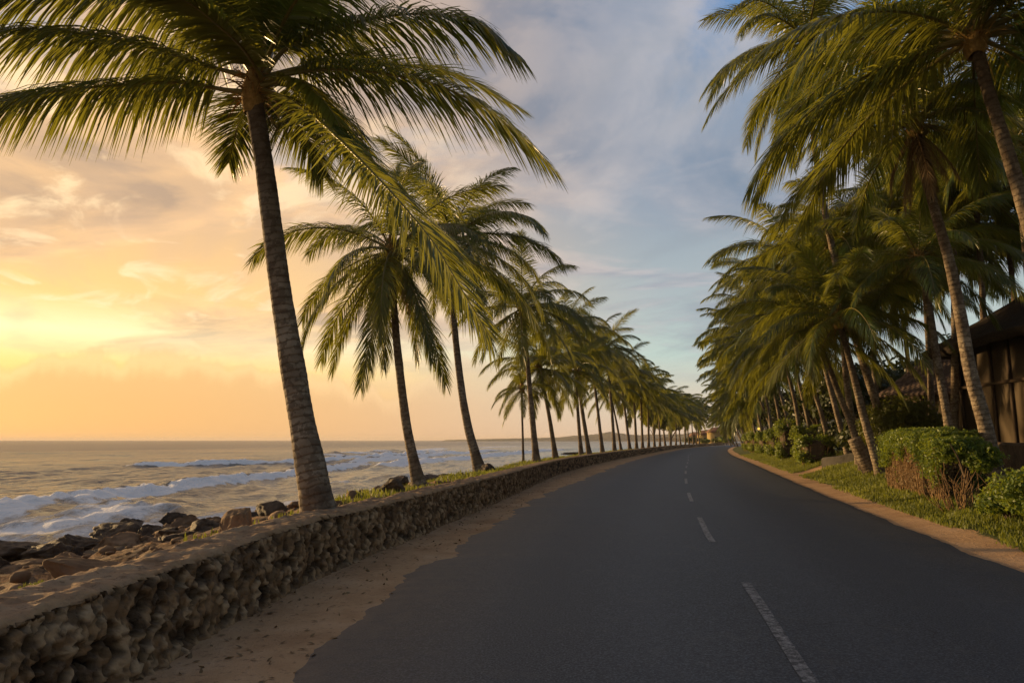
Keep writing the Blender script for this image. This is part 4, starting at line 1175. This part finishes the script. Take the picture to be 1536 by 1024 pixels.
# ------------------------------------------------------------------ grass
def build_grass():
    r = np.random.default_rng(21)
    def blades(X, Y, h, name, label, wid, seed):
        n = len(X); Zg = height(X, Y)
        a = r.uniform(0, 6.28, n); ln = r.normal(0, .45, n)
        dx, dy = np.cos(a), np.sin(a)
        b0 = np.stack([X - dx * wid, Y - dy * wid, Zg - .01], 1); b1 = np.stack([X + dx * wid, Y + dy * wid, Zg - .01], 1)
        mid = np.stack([X - dy * ln * h * .35, Y + dx * ln * h * .35, Zg + h * .6], 1)
        t = np.stack([X - dy * ln * h * 1.0, Y + dx * ln * h * 1.0, Zg + h * (1 - .25 * np.abs(ln))], 1)
        m0 = mid - np.stack([dx * wid * .7, dy * wid * .7, 0 * X], 1); m1 = mid + np.stack([dx * wid * .7, dy * wid * .7, 0 * X], 1)
        V = np.stack([b0, b1, m1, m0, t], 1).reshape(-1, 3)
        i = np.arange(n)[:, None] * 5
        Q = np.concatenate([i, i + 1, i + 2, i + 3], 1); T = np.concatenate([i + 3, i + 2, i + 4], 1)
        tone = np.repeat(np.clip(n2(X * .8, Y * .8, 3, 4) * 2.2 - .65 + r.normal(0, .22, n), 0, 1), 5)
        o = mk(name, V, Q, T, M['grass'], attrs={'tone': tone, 'tip': np.tile([0, 0, .3, .3, 1.0], n), 'rachis': np.zeros(5 * n)})
        tag(o, label, 'grass', kind='stuff')
    n = 120000
    Y = 8.5 + 62 * r.random(n)**1.75; d = .62 + 6.5 * r.random(n)**1.15
    X = RR(Y) + d
    dens = n2(X * .9, Y * .9, 5.5, 4)
    pth = np.abs(Y - (31.0 + 1.1 * d)) - 1.0
    keep = (dens + sm(.6, 1.4, d) * .35 + (r.random(n) - .5) * .25 > .55) & ((pth > .1) | (d > 9))
    X, Y, d = X[keep], Y[keep], d[keep]
    h = r.uniform(.035, .10, len(X)) * (1 + 1.0 * sm(1.3, 2.4, d) * n2(X * 1.2, Y * 1.2, 8, 2)) * (1 + .012 * Y)
    blades(X, Y, h, 'grass', 'short sunlit grass covering the inland verge', .004 + .0004 * 20, 1)
    n = 17000
    Y = 10 + 70 * r.random(n)**1.3; w = .62 + 2.6 * r.random(n)
    X = WX(Y) - w
    keep = (n2(X * .7, Y * .5, 15, 3) + .12 * sm(2.4, .8, w) + .08 * sm(11, 16, Y) > .60)
    X, Y = X[keep], Y[keep]
    blades(X, Y, r.uniform(.05, .16, len(X)), 'seaside_grass', 'yellow green grass tufts along the back of the sea wall', .012, 2)
    n = 1800
    c = rk(95, 880); X = c[0] + r.normal(0, .16, n) - .1; Y = c[1] + r.normal(0, .28, n); X2 = X
    blades(X, Y, r.uniform(.03, .08, n), 'moss_tuft', 'small yellow green tuft at the foot of the slanting slab', .006, 3)
build_grass()

# dry leaf litter on the sandy shoulder
def build_litter():
    r = np.random.default_rng(77); n = 900
    Y = 3 + 45 * r.random(n)**1.5; f = r.random(n)**1.6
    X = WX(Y) + .08 + (RL(Y) - WX(Y)) * f * .95
    C = np.stack([X, Y, height(X, Y) + .008], 1)
    V, Q, A = leaves(C, np.tile([[0, 0, 1.0]], (n, 1)) * 2.2, .028, 5, 2.6)
    tag(mk('leaf_litter', V, Q, None, M['frond_dead'], attrs=A), 'dry brown leaf scraps on the sandy shoulder by the wall', 'litter', kind='stuff')
build_litter()

# ------------------------------------------------------------------ hut, house, garden wall, lamps, far buildings
def frame_xy(P, Q):
    P, Q = np.array(P, float), np.array(Q, float); d = Q - P; L = np.linalg.norm(d); d /= L
    return P, d, np.array([-d[1], d[0]]), L

def roof_sheet(name, mat, corners, parent, thick=.22, nu=24, nv=14, sag=.0, rough=.04, seed=0):
    """thick roof slope over four corners (eave a, eave b, ridge b, ridge a)"""
    a, b, c, d = [np.array(q, float) for q in corners]
    u = np.linspace(0, 1, nu)[:, None, None]; v = np.linspace(0, 1, nv)[None, :, None]
    P = (a * (1 - u) + b * u) * (1 - v) + (d * (1 - u) + c * u) * v
    nrm = np.cross(b - a, d - a); nrm /= np.linalg.norm(nrm); nrm = nrm if nrm[2] > 0 else -nrm
    P = P + nrm * ((fbm(P * 1.3 + seed, 4) - .5)[..., None] * rough * 2) - Z3 * sag * 4 * (v * (1 - v))
    top = P.reshape(-1, 3); bot = (P - nrm * thick).reshape(-1, 3)
    q = grid_faces(nu, nv); n = len(top)
    rim = [i * nv for i in range(nu)] + [(nu - 1) * nv + j for j in range(1, nv)] + [i * nv + nv - 1 for i in range(nu - 2, -1, -1)] + [j for j in range(nv - 2, 0, -1)]
    side = [(rim[k], rim[(k + 1) % len(rim)], rim[(k + 1) % len(rim)] + n, rim[k] + n) for k in range(len(rim))]
    Lu, Lv = np.linalg.norm(b - a), np.linalg.norm(d - a)
    ru = (np.broadcast_to(u * Lu, (nu, nv, 1))).ravel(); rv = (np.broadcast_to(v * Lv, (nu, nv, 1))).ravel()
    return mk(name, np.vstack([top, bot]), np.vstack([q, q[:, ::-1] + n, side]), None, mat, parent, {'ru': np.tile(ru, 2), 'rv': np.tile(rv, 2)})

def build_hut():
    # big hut: road-facing wall runs towards the camera
    P0 = at(1448, 600, 26.0)[:2]; P1 = P0 + np.array([-1.6, -11.0])
    P, d, nrm, L = frame_xy(P0, P1)          # from far corner to near corner; nrm points inland (+x)
    if nrm[0] < 0: nrm = -nrm
    root = thing('hut', 'tall hut with pale stained wall panels and dark thatched hip roof', 'building', (*P, .6))
    o = np.array([*P, .6]); D = np.array([*d, 0]); N = np.array([*nrm, 0])
    H = 4.55; Wd = 8.0
    mb = MB()
    def face(p, q, z0, z1, th=.14):
        p, q = np.array(p), np.array(q); e = q - p; l = np.linalg.norm(e); e /= l
        Mx = Matrix(((e[0], -e[1], 0, (p + q)[0] / 2), (e[1], e[0], 0, (p + q)[1] / 2), (0, 0, 1, (z0 + z1) / 2), (0, 0, 0, 1)))
        return Mx, l, th, z1 - z0
    loc = lambda a, b: (D * a + N * b)
    for (p, q) in ((loc(0, 0), loc(L, 0)), (loc(0, 0.07), loc(0, Wd)), (loc(0, Wd), loc(L, Wd)), (loc(L, 0.07), loc(L, Wd))):
        Mx, l, th, hh = face(p, q, -.4, H); mb.box(Mx, l, th, hh)
    mb.build('wall', M['plaster'], root)
    mb = MB()
    for a in np.arange(0, L + .1, 1.1):
        p = loc(a, -.10); mb.box(Matrix.Translation((p[0], p[1], H / 2 - .2)), .11, .10, H + .35)
    for b in np.arange(1.1, Wd, 1.1):
        p = loc(-.10, b); mb.box(Matrix.Translation((p[0], p[1], H / 2 - .2)), .10, .11, H + .35)
    mb.build('post', M['wood'], root)
    for z in (2.95, .25):
        mb = MB(); Mx, l, th, hh = face(loc(-.17, -.17), loc(L + .1, -.17), z - .05, z + .05); mb.box(Mx, l, .07, hh)
        Mx, l, th, hh = face(loc(-.17, -.1), loc(-.17, Wd), z - .05, z + .05); mb.box(Mx, l, .07, hh)
        mb.build('rail', M['wood'], root)
    ov = 1.0; ez, rz = H - .15, H + 3.6
    e = [loc(-ov, -ov), loc(L + ov, -ov), loc(L + ov, Wd + ov), loc(-ov, Wd + ov)]
    e = [q + Z3 * ez for q in e]
    r0, r1 = loc(3.2, Wd / 2) + Z3 * rz, loc(L - 3.2, Wd / 2) + Z3 * rz
    roof_sheet('roof', M['thatch'], (e[0], e[1], r1, r0), root, .3, 50, 24, .15, .10, 1)
    roof_sheet('roof', M['thatch'], (e[3], e[0], r0 + (.01, 0, .01), r0), root, .3, 36, 24, .12, .10, 2)
    roof_sheet('roof', M['thatch'], (e[2], e[3], r0, r1), root, .3, 30, 16, .15, .10, 3)
    roof_sheet('roof', M['thatch'], (e[1], e[2], r1 + (.01, 0, .01), r1), root, .3, 30, 16, .12, .10, 4)

    # low tiled house beyond it
    P0 = at(1338, 600, 34.0)[:2]; P1 = at(1475, 600, 31.0)[:2]
    P, d, nrm, L = frame_xy(P0, P1)
    if nrm[1] < 0: nrm = -nrm
    root = thing('tiled_house', 'low house with brown tiled roof and shaded porch', 'building', (*P, .6))
    D = np.array([*d, 0]); N = np.array([*nrm, 0]); H = 3.3; Wd = 7.0
    loc = lambda a, b: (D * a + N * b)
    mb = MB()
    for (p, q) in ((loc(0, 1.6), loc(L, 1.6)), (loc(0, 1.67), loc(0, Wd)), (loc(0, Wd), loc(L, Wd)), (loc(L, 1.67), loc(L, Wd))):
        Mx, l, th, hh = face(p, q, -.3, H); mb.box(Mx, l, .14, hh)
    for a in (.15, L - .15):      # gable ends
        V = [loc(a - .06, 1.6) + Z3 * H, loc(a - .06, Wd) + Z3 * H, loc(a - .06, (Wd + 1.6) / 2) + Z3 * (H + 1.9)]
        V2 = [q + D * .12 for q in V]
        mb.add(np.array(V + V2), [(0, 1, 4, 3), (1, 2, 5, 4), (2, 0, 3, 5)], [(0, 2, 1), (3, 4, 5)])
    mb.build('wall', M['plaster'], root)
    for a in np.linspace(.1, L - .1, 4):
        mb = MB(); p = loc(a, .1); mb.box(Matrix.Translation((p[0], p[1], (H - .25) / 2)), .16, .16, H + .1); mb.build('post', M['wood'], root)
    mb = MB(); Mx, l, th, hh = face(loc(1.1, 1.5), loc(2.1, 1.5), -.1, 2.1); mb.box(Mx, l, .08, hh); mb.build('door', M['wood'], root)
    rdg = 2.6; mid = (Wd + .5) / 2
    roof_sheet('roof', M['roof'], (loc(-.5, -.6) + Z3 * (H - .1), loc(L + .4, -.6) + Z3 * (H - .1), loc(L + .4, mid) + Z3 * (H + rdg), loc(-.5 + 1.4, mid) + Z3 * (H + rdg - .1)), root, .14, 40, 20, .08, .04, 5)
    roof_sheet('roof', M['roof'], (loc(L + .4, Wd + .6) + Z3 * (H - .1), loc(-.5, Wd + .6) + Z3 * (H - .1), loc(.9, mid) + Z3 * (H + rdg - .11), loc(L + .4, mid) + Z3 * (H + rdg - .01)), root, .14, 30, 14, .08, .04, 6)

    # grey garden wall behind the trunks, and the dark low wall before the hut
    def low_wall(label, a, b, h, th, mat, seed):
        P, d, nrm, L = frame_xy(a, b)
        n = int(L / .12) + 2
        s = np.linspace(0, L, n); prof = np.array([(-th/2, -.3), (-th/2, h*.5), (-th/2, h - .06), (-th*.3, h), (th*.3, h), (th/2, h - .06), (th/2, h*.5), (th/2, -.3)])
        V = np.zeros((n, 8, 3))
        for i in range(n):
            c = P + d * s[i]; g = ground_z(c[0], c[1])
            for j, (o_, z_) in enumerate(prof):
                V[i, j] = (*(c + nrm * o_), g + z_ + (.05 * (vnoise(np.array([s[i] * .8, seed, 0.])) - .5) if z_ > .3 else 0))
        V += (fbm(V * 3 + seed, 3) - .5)[..., None] * .05
        caps = [tuple(range(8)), tuple(range((n - 1) * 8, n * 8))[::-1]]
        q = [tuple(x) for x in grid_faces(n, 8)]
        tag(mk('garden_wall', V.reshape(-1, 3), mat=mat, polys=q + caps), label, 'wall')
    gw = m_simple('weathered_render', [(.3, (.05, .046, .04)), (.7, (.12, .11, .095))], 1.2, .9, .4, .02, vec='pos')
    low_wall('low grey garden wall behind the inland palm trunks', at(1235, 680, 33)[:2], at(1345, 680, 29.5)[:2], .46, .3, gw, 3)
    low_wall('dark low wall in front of the hut', at(1500, 680, 19.5)[:2], at(1660, 680, 15.0)[:2], .85, .35, M['rock_dark'], 7)
build_hut()

def build_lamps():
    Vs, T = ICO3
    for (Y, d, z, lab) in ((66, 2.2, 2.35, 'lit yellow globe lamp above the fifth hedge block'), (88, 2.0, 1.9, 'lit yellow globe lamp at the far end of the hedges')):
        b = verge(Y, d)
        root = thing('garden_lamp', lab, 'lamp', b, 'lit garden lamps over the hedges')
        mb = MB(); mb.tube(np.array([[0, 0, -.1], [0, 0, z * .5], [0, 0, z - .1]]), [.05, .04, .04], 8); mb.tube(np.array([[0, 0, z - .12], [0, 0, z - .06]]), [.09, .11], 10)
        mb.build('post', M['metal'], root)
        mk('globe', Vs * .12 + (0, 0, z + .08), None, T, M['lamp'], root, smooth=True)
build_lamps()

def build_far():
    # small houses closing the road's end
    for k, (u, Y, w, h, lab) in enumerate([(1063, 265, 7, 3.4, 'pale yellow house at the very end of the road'), (1081, 250, 8, 4.2, 'brighter yellow house beside the distant palms'), (1052, 300, 9, 3.2, 'grey roofed distant house past the last sea wall palm')]):
        p = at(u, 664, Y)
        root = thing('distant_house', lab, 'building', (p[0], Y, .2))
        mb = MB()
        mb.box(Matrix.Translation((0, 0, h / 2)), w, 6, h); mb.build('wall', M['yellow_wall'] if k < 2 else M['plaster'], root)
        V = np.array([(-w/2-.5, -3.5, h + .01), (w/2+.5, -3.5, h + .01), (w/2+.5, 3.5, h + .01), (-w/2-.5, 3.5, h + .01), (-w/2+1, 0, h + 1.8), (w/2-1, 0, h + 1.8)])
        mk('roof', V, [(0, 1, 5, 4), (2, 3, 4, 5), (0, 3, 2, 1)], [(0, 4, 3), (1, 2, 5)], M['roof_red'], root)
        for q in (-.3, .05, .35):
            mb = MB(); mb.box(Matrix.Translation((q * w, -3.02, h * .5)), 1.0, .1, 1.2); mb.build('window', M['metal'], root)
    for k, (u, Y, s, lab) in enumerate([(1047, 235, 1.6, 'small roadside shrub below the last sea wall palm'), (1058, 240, 1.3, 'low shrub before the pale yellow house'), (1072, 230, 1.5, 'low shrub between the two yellow houses'), (1090, 215, 2.0, 'low shrub at the inner side of the bend'), (1038, 225, 1.8, 'shrub at the far tip of the sea wall')]):
        p = at(u, 668, Y)
        bush(lab, (p[0], Y, .2), (s * 1.5, s, s * .8), 900, .35, 160 + k, 'hedge' if k % 2 else 'bush', 6)
    # hills and the headland over the water
    def ridge(pts, Y, depth, seed):
        n = 160
        us = np.linspace(pts[0][0], pts[-1][0], n)
        vs = np.interp(us, [p[0] for p in pts], [p[1] for p in pts])
        V = []
        for u, v in zip(us, vs):
            t = at(u, v, Y); h = max(t[2] + 2.0, .5)
            h = h * (1 + .18 * (n2(np.array([u * .12]), np.array([0.0]), seed, 4)[0] - .5))
            for (dy, f) in ((-depth, 0), (-depth * .6, .45), (-depth * .25, .85), (0, 1.0), (depth * .6, .6), (depth, 0)):
                V.append((t[0] * (Y + dy * .2) / Y, Y + dy, -2.0 + h * f * (1 + .15 * (n2(np.array([u * .2]), np.array([dy * .01]), seed + 3, 3)[0] - .5))))
        tag(mk('hills', np.array(V), grid_faces(n, 6), None, M['hill'], smooth=True), kind='structure')
    ridge([(670, 659.5), (730, 658), (830, 656), (880, 652), (915, 648), (960, 652), (1030, 650), (1080, 644)], 2600, 300, 3)
    ridge([(1000, 655), (1040, 648), (1075, 641), (1110, 630), (1200, 610), (1400, 600)], 1900, 300, 6)
    # rocky spit in the water past the twelfth palm
    for (u, v, a, sd, lab) in ((868, 681, 4.5, 51, 'low dark rock spit lying in the water behind the seventh palm'), (935, 676.5, 3.0, 52, 'dark offshore rock behind the twelfth palm')):
        c = on(u, v, SEA)
        rock(lab, c + (0, 0, .1), (a, 1.5, .4), M['rock_dark'], sd, sub=ICO4)
build_far()

# ------------------------------------------------------------------ sky, sun, camera
SKY_X, SKY_Y = 11.2, 8.9
SUN_AZ, SUN_EL = R(-56), R(4.2)         # measured from the view direction (+Y), negative = towards the sea
def build_world():
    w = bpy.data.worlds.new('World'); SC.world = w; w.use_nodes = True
    t = w.node_tree; t.nodes.clear()
    m = NT.__new__(NT); m.t = t; m.m = w
    out = m.n('ShaderNodeOutputWorld'); bg = m.n('ShaderNodeBackground'); bg.inputs[1].default_value = .1
    m.l(bg.outputs[0], out.inputs[0])
    sky = m.n('ShaderNodeTexSky', sky_type='NISHITA', sun_disc=False, sun_elevation=SUN_EL, sun_rotation=SUN_AZ)
    D = m.n('ShaderNodeTexCoord').outputs['Generated']
    sp = m.n('ShaderNodeSeparateXYZ'); m.l(D, sp.inputs[0]); z = sp.outputs[2]
    # horizontal direction
    cb = m.n('ShaderNodeCombineXYZ'); m.l(sp.outputs[0], cb.inputs[0]); m.l(sp.outputs[1], cb.inputs[1])
    nv = m.n('ShaderNodeVectorMath', operation='NORMALIZE'); m.l(cb.outputs[0], nv.inputs[0])
    dt = m.n('ShaderNodeVectorMath', operation='DOT_PRODUCT'); m.l(nv.outputs[0], dt.inputs[0]); dt.inputs[1].default_value = (math.sin(R(-52)), math.cos(R(-52)), 0)
    mr = m.n('ShaderNodeMapRange', interpolation_type='SMOOTHSTEP'); m.l(dt.outputs['Value'], mr.inputs[0]); mr.inputs[1].default_value = .40; mr.inputs[2].default_value = .97
    a = mr.outputs[0]
    warm = m.ramp(z, [(0, (.70, .37, .13)), (.05, (.78, .41, .13)), (.095, (.97, .61, .20)), (.135, (1.02, .78, .42)), (.18, (.92, .54, .19)), (.28, (.74, .45, .20)), (.38, (.52, .41, .33)), (.50, (.27, .35, .45)), (1, (.13, .22, .38))])
    cool = m.ramp(z, [(0, (.56, .42, .31)), (.06, (.52, .46, .37)), (.12, (.40, .49, .45)), (.2, (.33, .38, .395)), (.30, (.255, .30, .35)), (.42, (.175, .255, .36)), (.52, (.10, .22, .41)), (.60, (.06, .19, .45)), (1, (.06, .15, .34))])
    base = m.mix(a, cool, warm)
    # cloud sheet projected on a plane overhead: big soft masses, their lit edges, and a finer mackerel layer
    den = m.math('ADD', z, .10)
    px = m.math('DIVIDE', sp.outputs[0], den); py = m.math('DIVIDE', sp.outputs[1], den)
    pc = m.n('ShaderNodeCombineXYZ'); m.l(px, pc.inputs[0]); m.l(py, pc.inputs[1])
    mp = m.n('ShaderNodeMapping'); m.l(pc.outputs[0], mp.inputs[0]); mp.inputs['Location'].default_value = (SKY_X, SKY_Y, 0); mp.inputs['Rotation'].default_value = (0, 0, R(-20)); mp.inputs['Scale'].default_value = (.85, 1.15, 1)
    P1 = mp.outputs[0]
    n1 = m.noise(1.0, 9, .56, P1, .4)
    off = m.n('ShaderNodeMapping'); m.l(P1, off.inputs[0]); off.inputs['Location'].default_value = (.10, -.06, .0)
    n2_ = m.noise(1.0, 9, .56, off.outputs[0], .4)
    def mrange(v, lo, hi, smooth=True):
        nd = m.n('ShaderNodeMapRange'); nd.interpolation_type = 'SMOOTHSTEP' if smooth else 'LINEAR'
        m.l(v, nd.inputs[0]); nd.inputs[1].default_value = lo; nd.inputs[2].default_value = hi; return nd.outputs[0]
    cov = mrange(n1, .43, .56)
    lit = mrange(m.math('SUBTRACT', n2_, n1), -.07, .07)
    core = mrange(n1, .50, .66)
    shade = m.mix(a, (.125, .185, .27), (.42, .28, .18))
    light = m.mix(a, (.41, .39, .405), (.98, .58, .25))
    cc = m.mix(m.math('MULTIPLY', m.math('ADD', lit, core), .62, clamp=True), light, shade)
    fade = mrange(z, .05, .20)
    c = m.mix(m.math('MULTIPLY', m.math('MULTIPLY', cov, fade), .92), base, cc)
    f1 = m.noise(3.6, 7, .58, m.scaled(P1, (1.0, .55, 1)), .5)
    fcov = m.math('MULTIPLY', mrange(f1, .52, .66), mrange(z, .07, .18))
    c = m.mix(m.math('MULTIPLY', fcov, m.math('ADD', .22, m.math('MULTIPLY', a, .50))), c, m.mix(a, (.41, .39, .41), (1.0, .72, .40)))
    f2 = m.noise(2.4, 8, .55, m.scaled(P1, (1.0, .4, 1)), .3)
    c = m.mix(m.math('MULTIPLY', m.math('MULTIPLY', mrange(f2, .50, .68), mrange(z, .05, .14)), .38), c, m.mix(a, (.22, .25, .29), (.62, .40, .24)))
    # low bank of cumulus over the sunset
    n3 = m.noise(4.6, 6, .55, nv.outputs[0])
    n4 = m.noise(13, 6, .6, D)
    hb = m.math('ADD', m.math('MULTIPLY', n3, .26), m.math('MULTIPLY', n4, .06))
    hb = m.math('SUBTRACT', hb, .058)
    dz = m.math('SUBTRACT', hb, z)
    bank = mrange(dz, -.003, .011)
    rim = m.math('MULTIPLY', bank, mrange(dz, .035, .008))
    bk = m.mix(rim, m.mix(a, (.46, .40, .36), (.70, .385, .15)), m.mix(a, (.48, .42, .37), (.86, .52, .22)))
    c = m.mix(m.math('MULTIPLY', m.math('MULTIPLY', bank, a), .88), c, bk)
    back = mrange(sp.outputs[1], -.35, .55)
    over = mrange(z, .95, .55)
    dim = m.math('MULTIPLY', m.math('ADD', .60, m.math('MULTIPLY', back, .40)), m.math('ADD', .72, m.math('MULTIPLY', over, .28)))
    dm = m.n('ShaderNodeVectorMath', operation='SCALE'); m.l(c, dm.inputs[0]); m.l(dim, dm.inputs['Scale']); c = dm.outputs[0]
    tot = m.n('ShaderNodeMix', data_type='RGBA', blend_type='ADD'); tot.inputs[0].default_value = 1.0
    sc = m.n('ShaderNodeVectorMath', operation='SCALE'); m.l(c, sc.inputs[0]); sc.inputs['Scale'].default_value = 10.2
    s2 = m.n('ShaderNodeVectorMath', operation='SCALE'); m.l(sky.outputs[0], s2.inputs[0]); s2.inputs['Scale'].default_value = .12
    m.l(sc.outputs[0], tot.inputs[6]); m.l(s2.outputs[0], tot.inputs[7])
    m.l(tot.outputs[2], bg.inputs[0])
build_world()

sun = bpy.data.lights.new('sun', 'SUN'); sun.energy = 5.0; sun.angle = R(1.0); sun.color = (1, .65, .29)
so = bpy.data.objects.new('sun', sun); COL.objects.link(so)
dv = Vector((math.sin(SUN_AZ) * math.cos(SUN_EL), math.cos(SUN_AZ) * math.cos(SUN_EL), math.sin(SUN_EL)))
so.rotation_euler = dv.to_track_quat('Z', 'Y').to_euler(); so.location = (-20, 10, 20)

HAZE = 0.00013
if HAZE:
    m = NT('air'); v = m.n('ShaderNodeVolumePrincipled'); v.inputs['Color'].default_value = (.95, .86, .76, 1); v.inputs['Anisotropy'].default_value = .1; v.inputs['Density'].default_value = HAZE
    m.l(v.outputs[0], m.out.inputs['Volume'])
    mb = MB(); mb.box(Matrix.Translation((0, 4500, 5)), 20000, 11000, 40)
    tag(mb.build('haze', m.m), 'thin warm sea haze softening the far palms and hills', 'haze', kind='stuff')

cam = bpy.data.cameras.new('camera'); cam.lens = 24; cam.sensor_width = 36; cam.clip_start = .05; cam.clip_end = 30000
co = bpy.data.objects.new('camera', cam); COL.objects.link(co)
co.location = tuple(EYE); co.rotation_euler = (math.pi / 2 + PITCH, 0, 0)
SC.camera = co
SC.view_settings.view_transform = 'Standard'; SC.view_settings.look = 'None'; SC.view_settings.exposure = .32; SC.view_settings.gamma = 1
SC.cycles.max_bounces = 6; SC.cycles.transparent_max_bounces = 6; SC.cycles.sample_clamp_indirect = 4
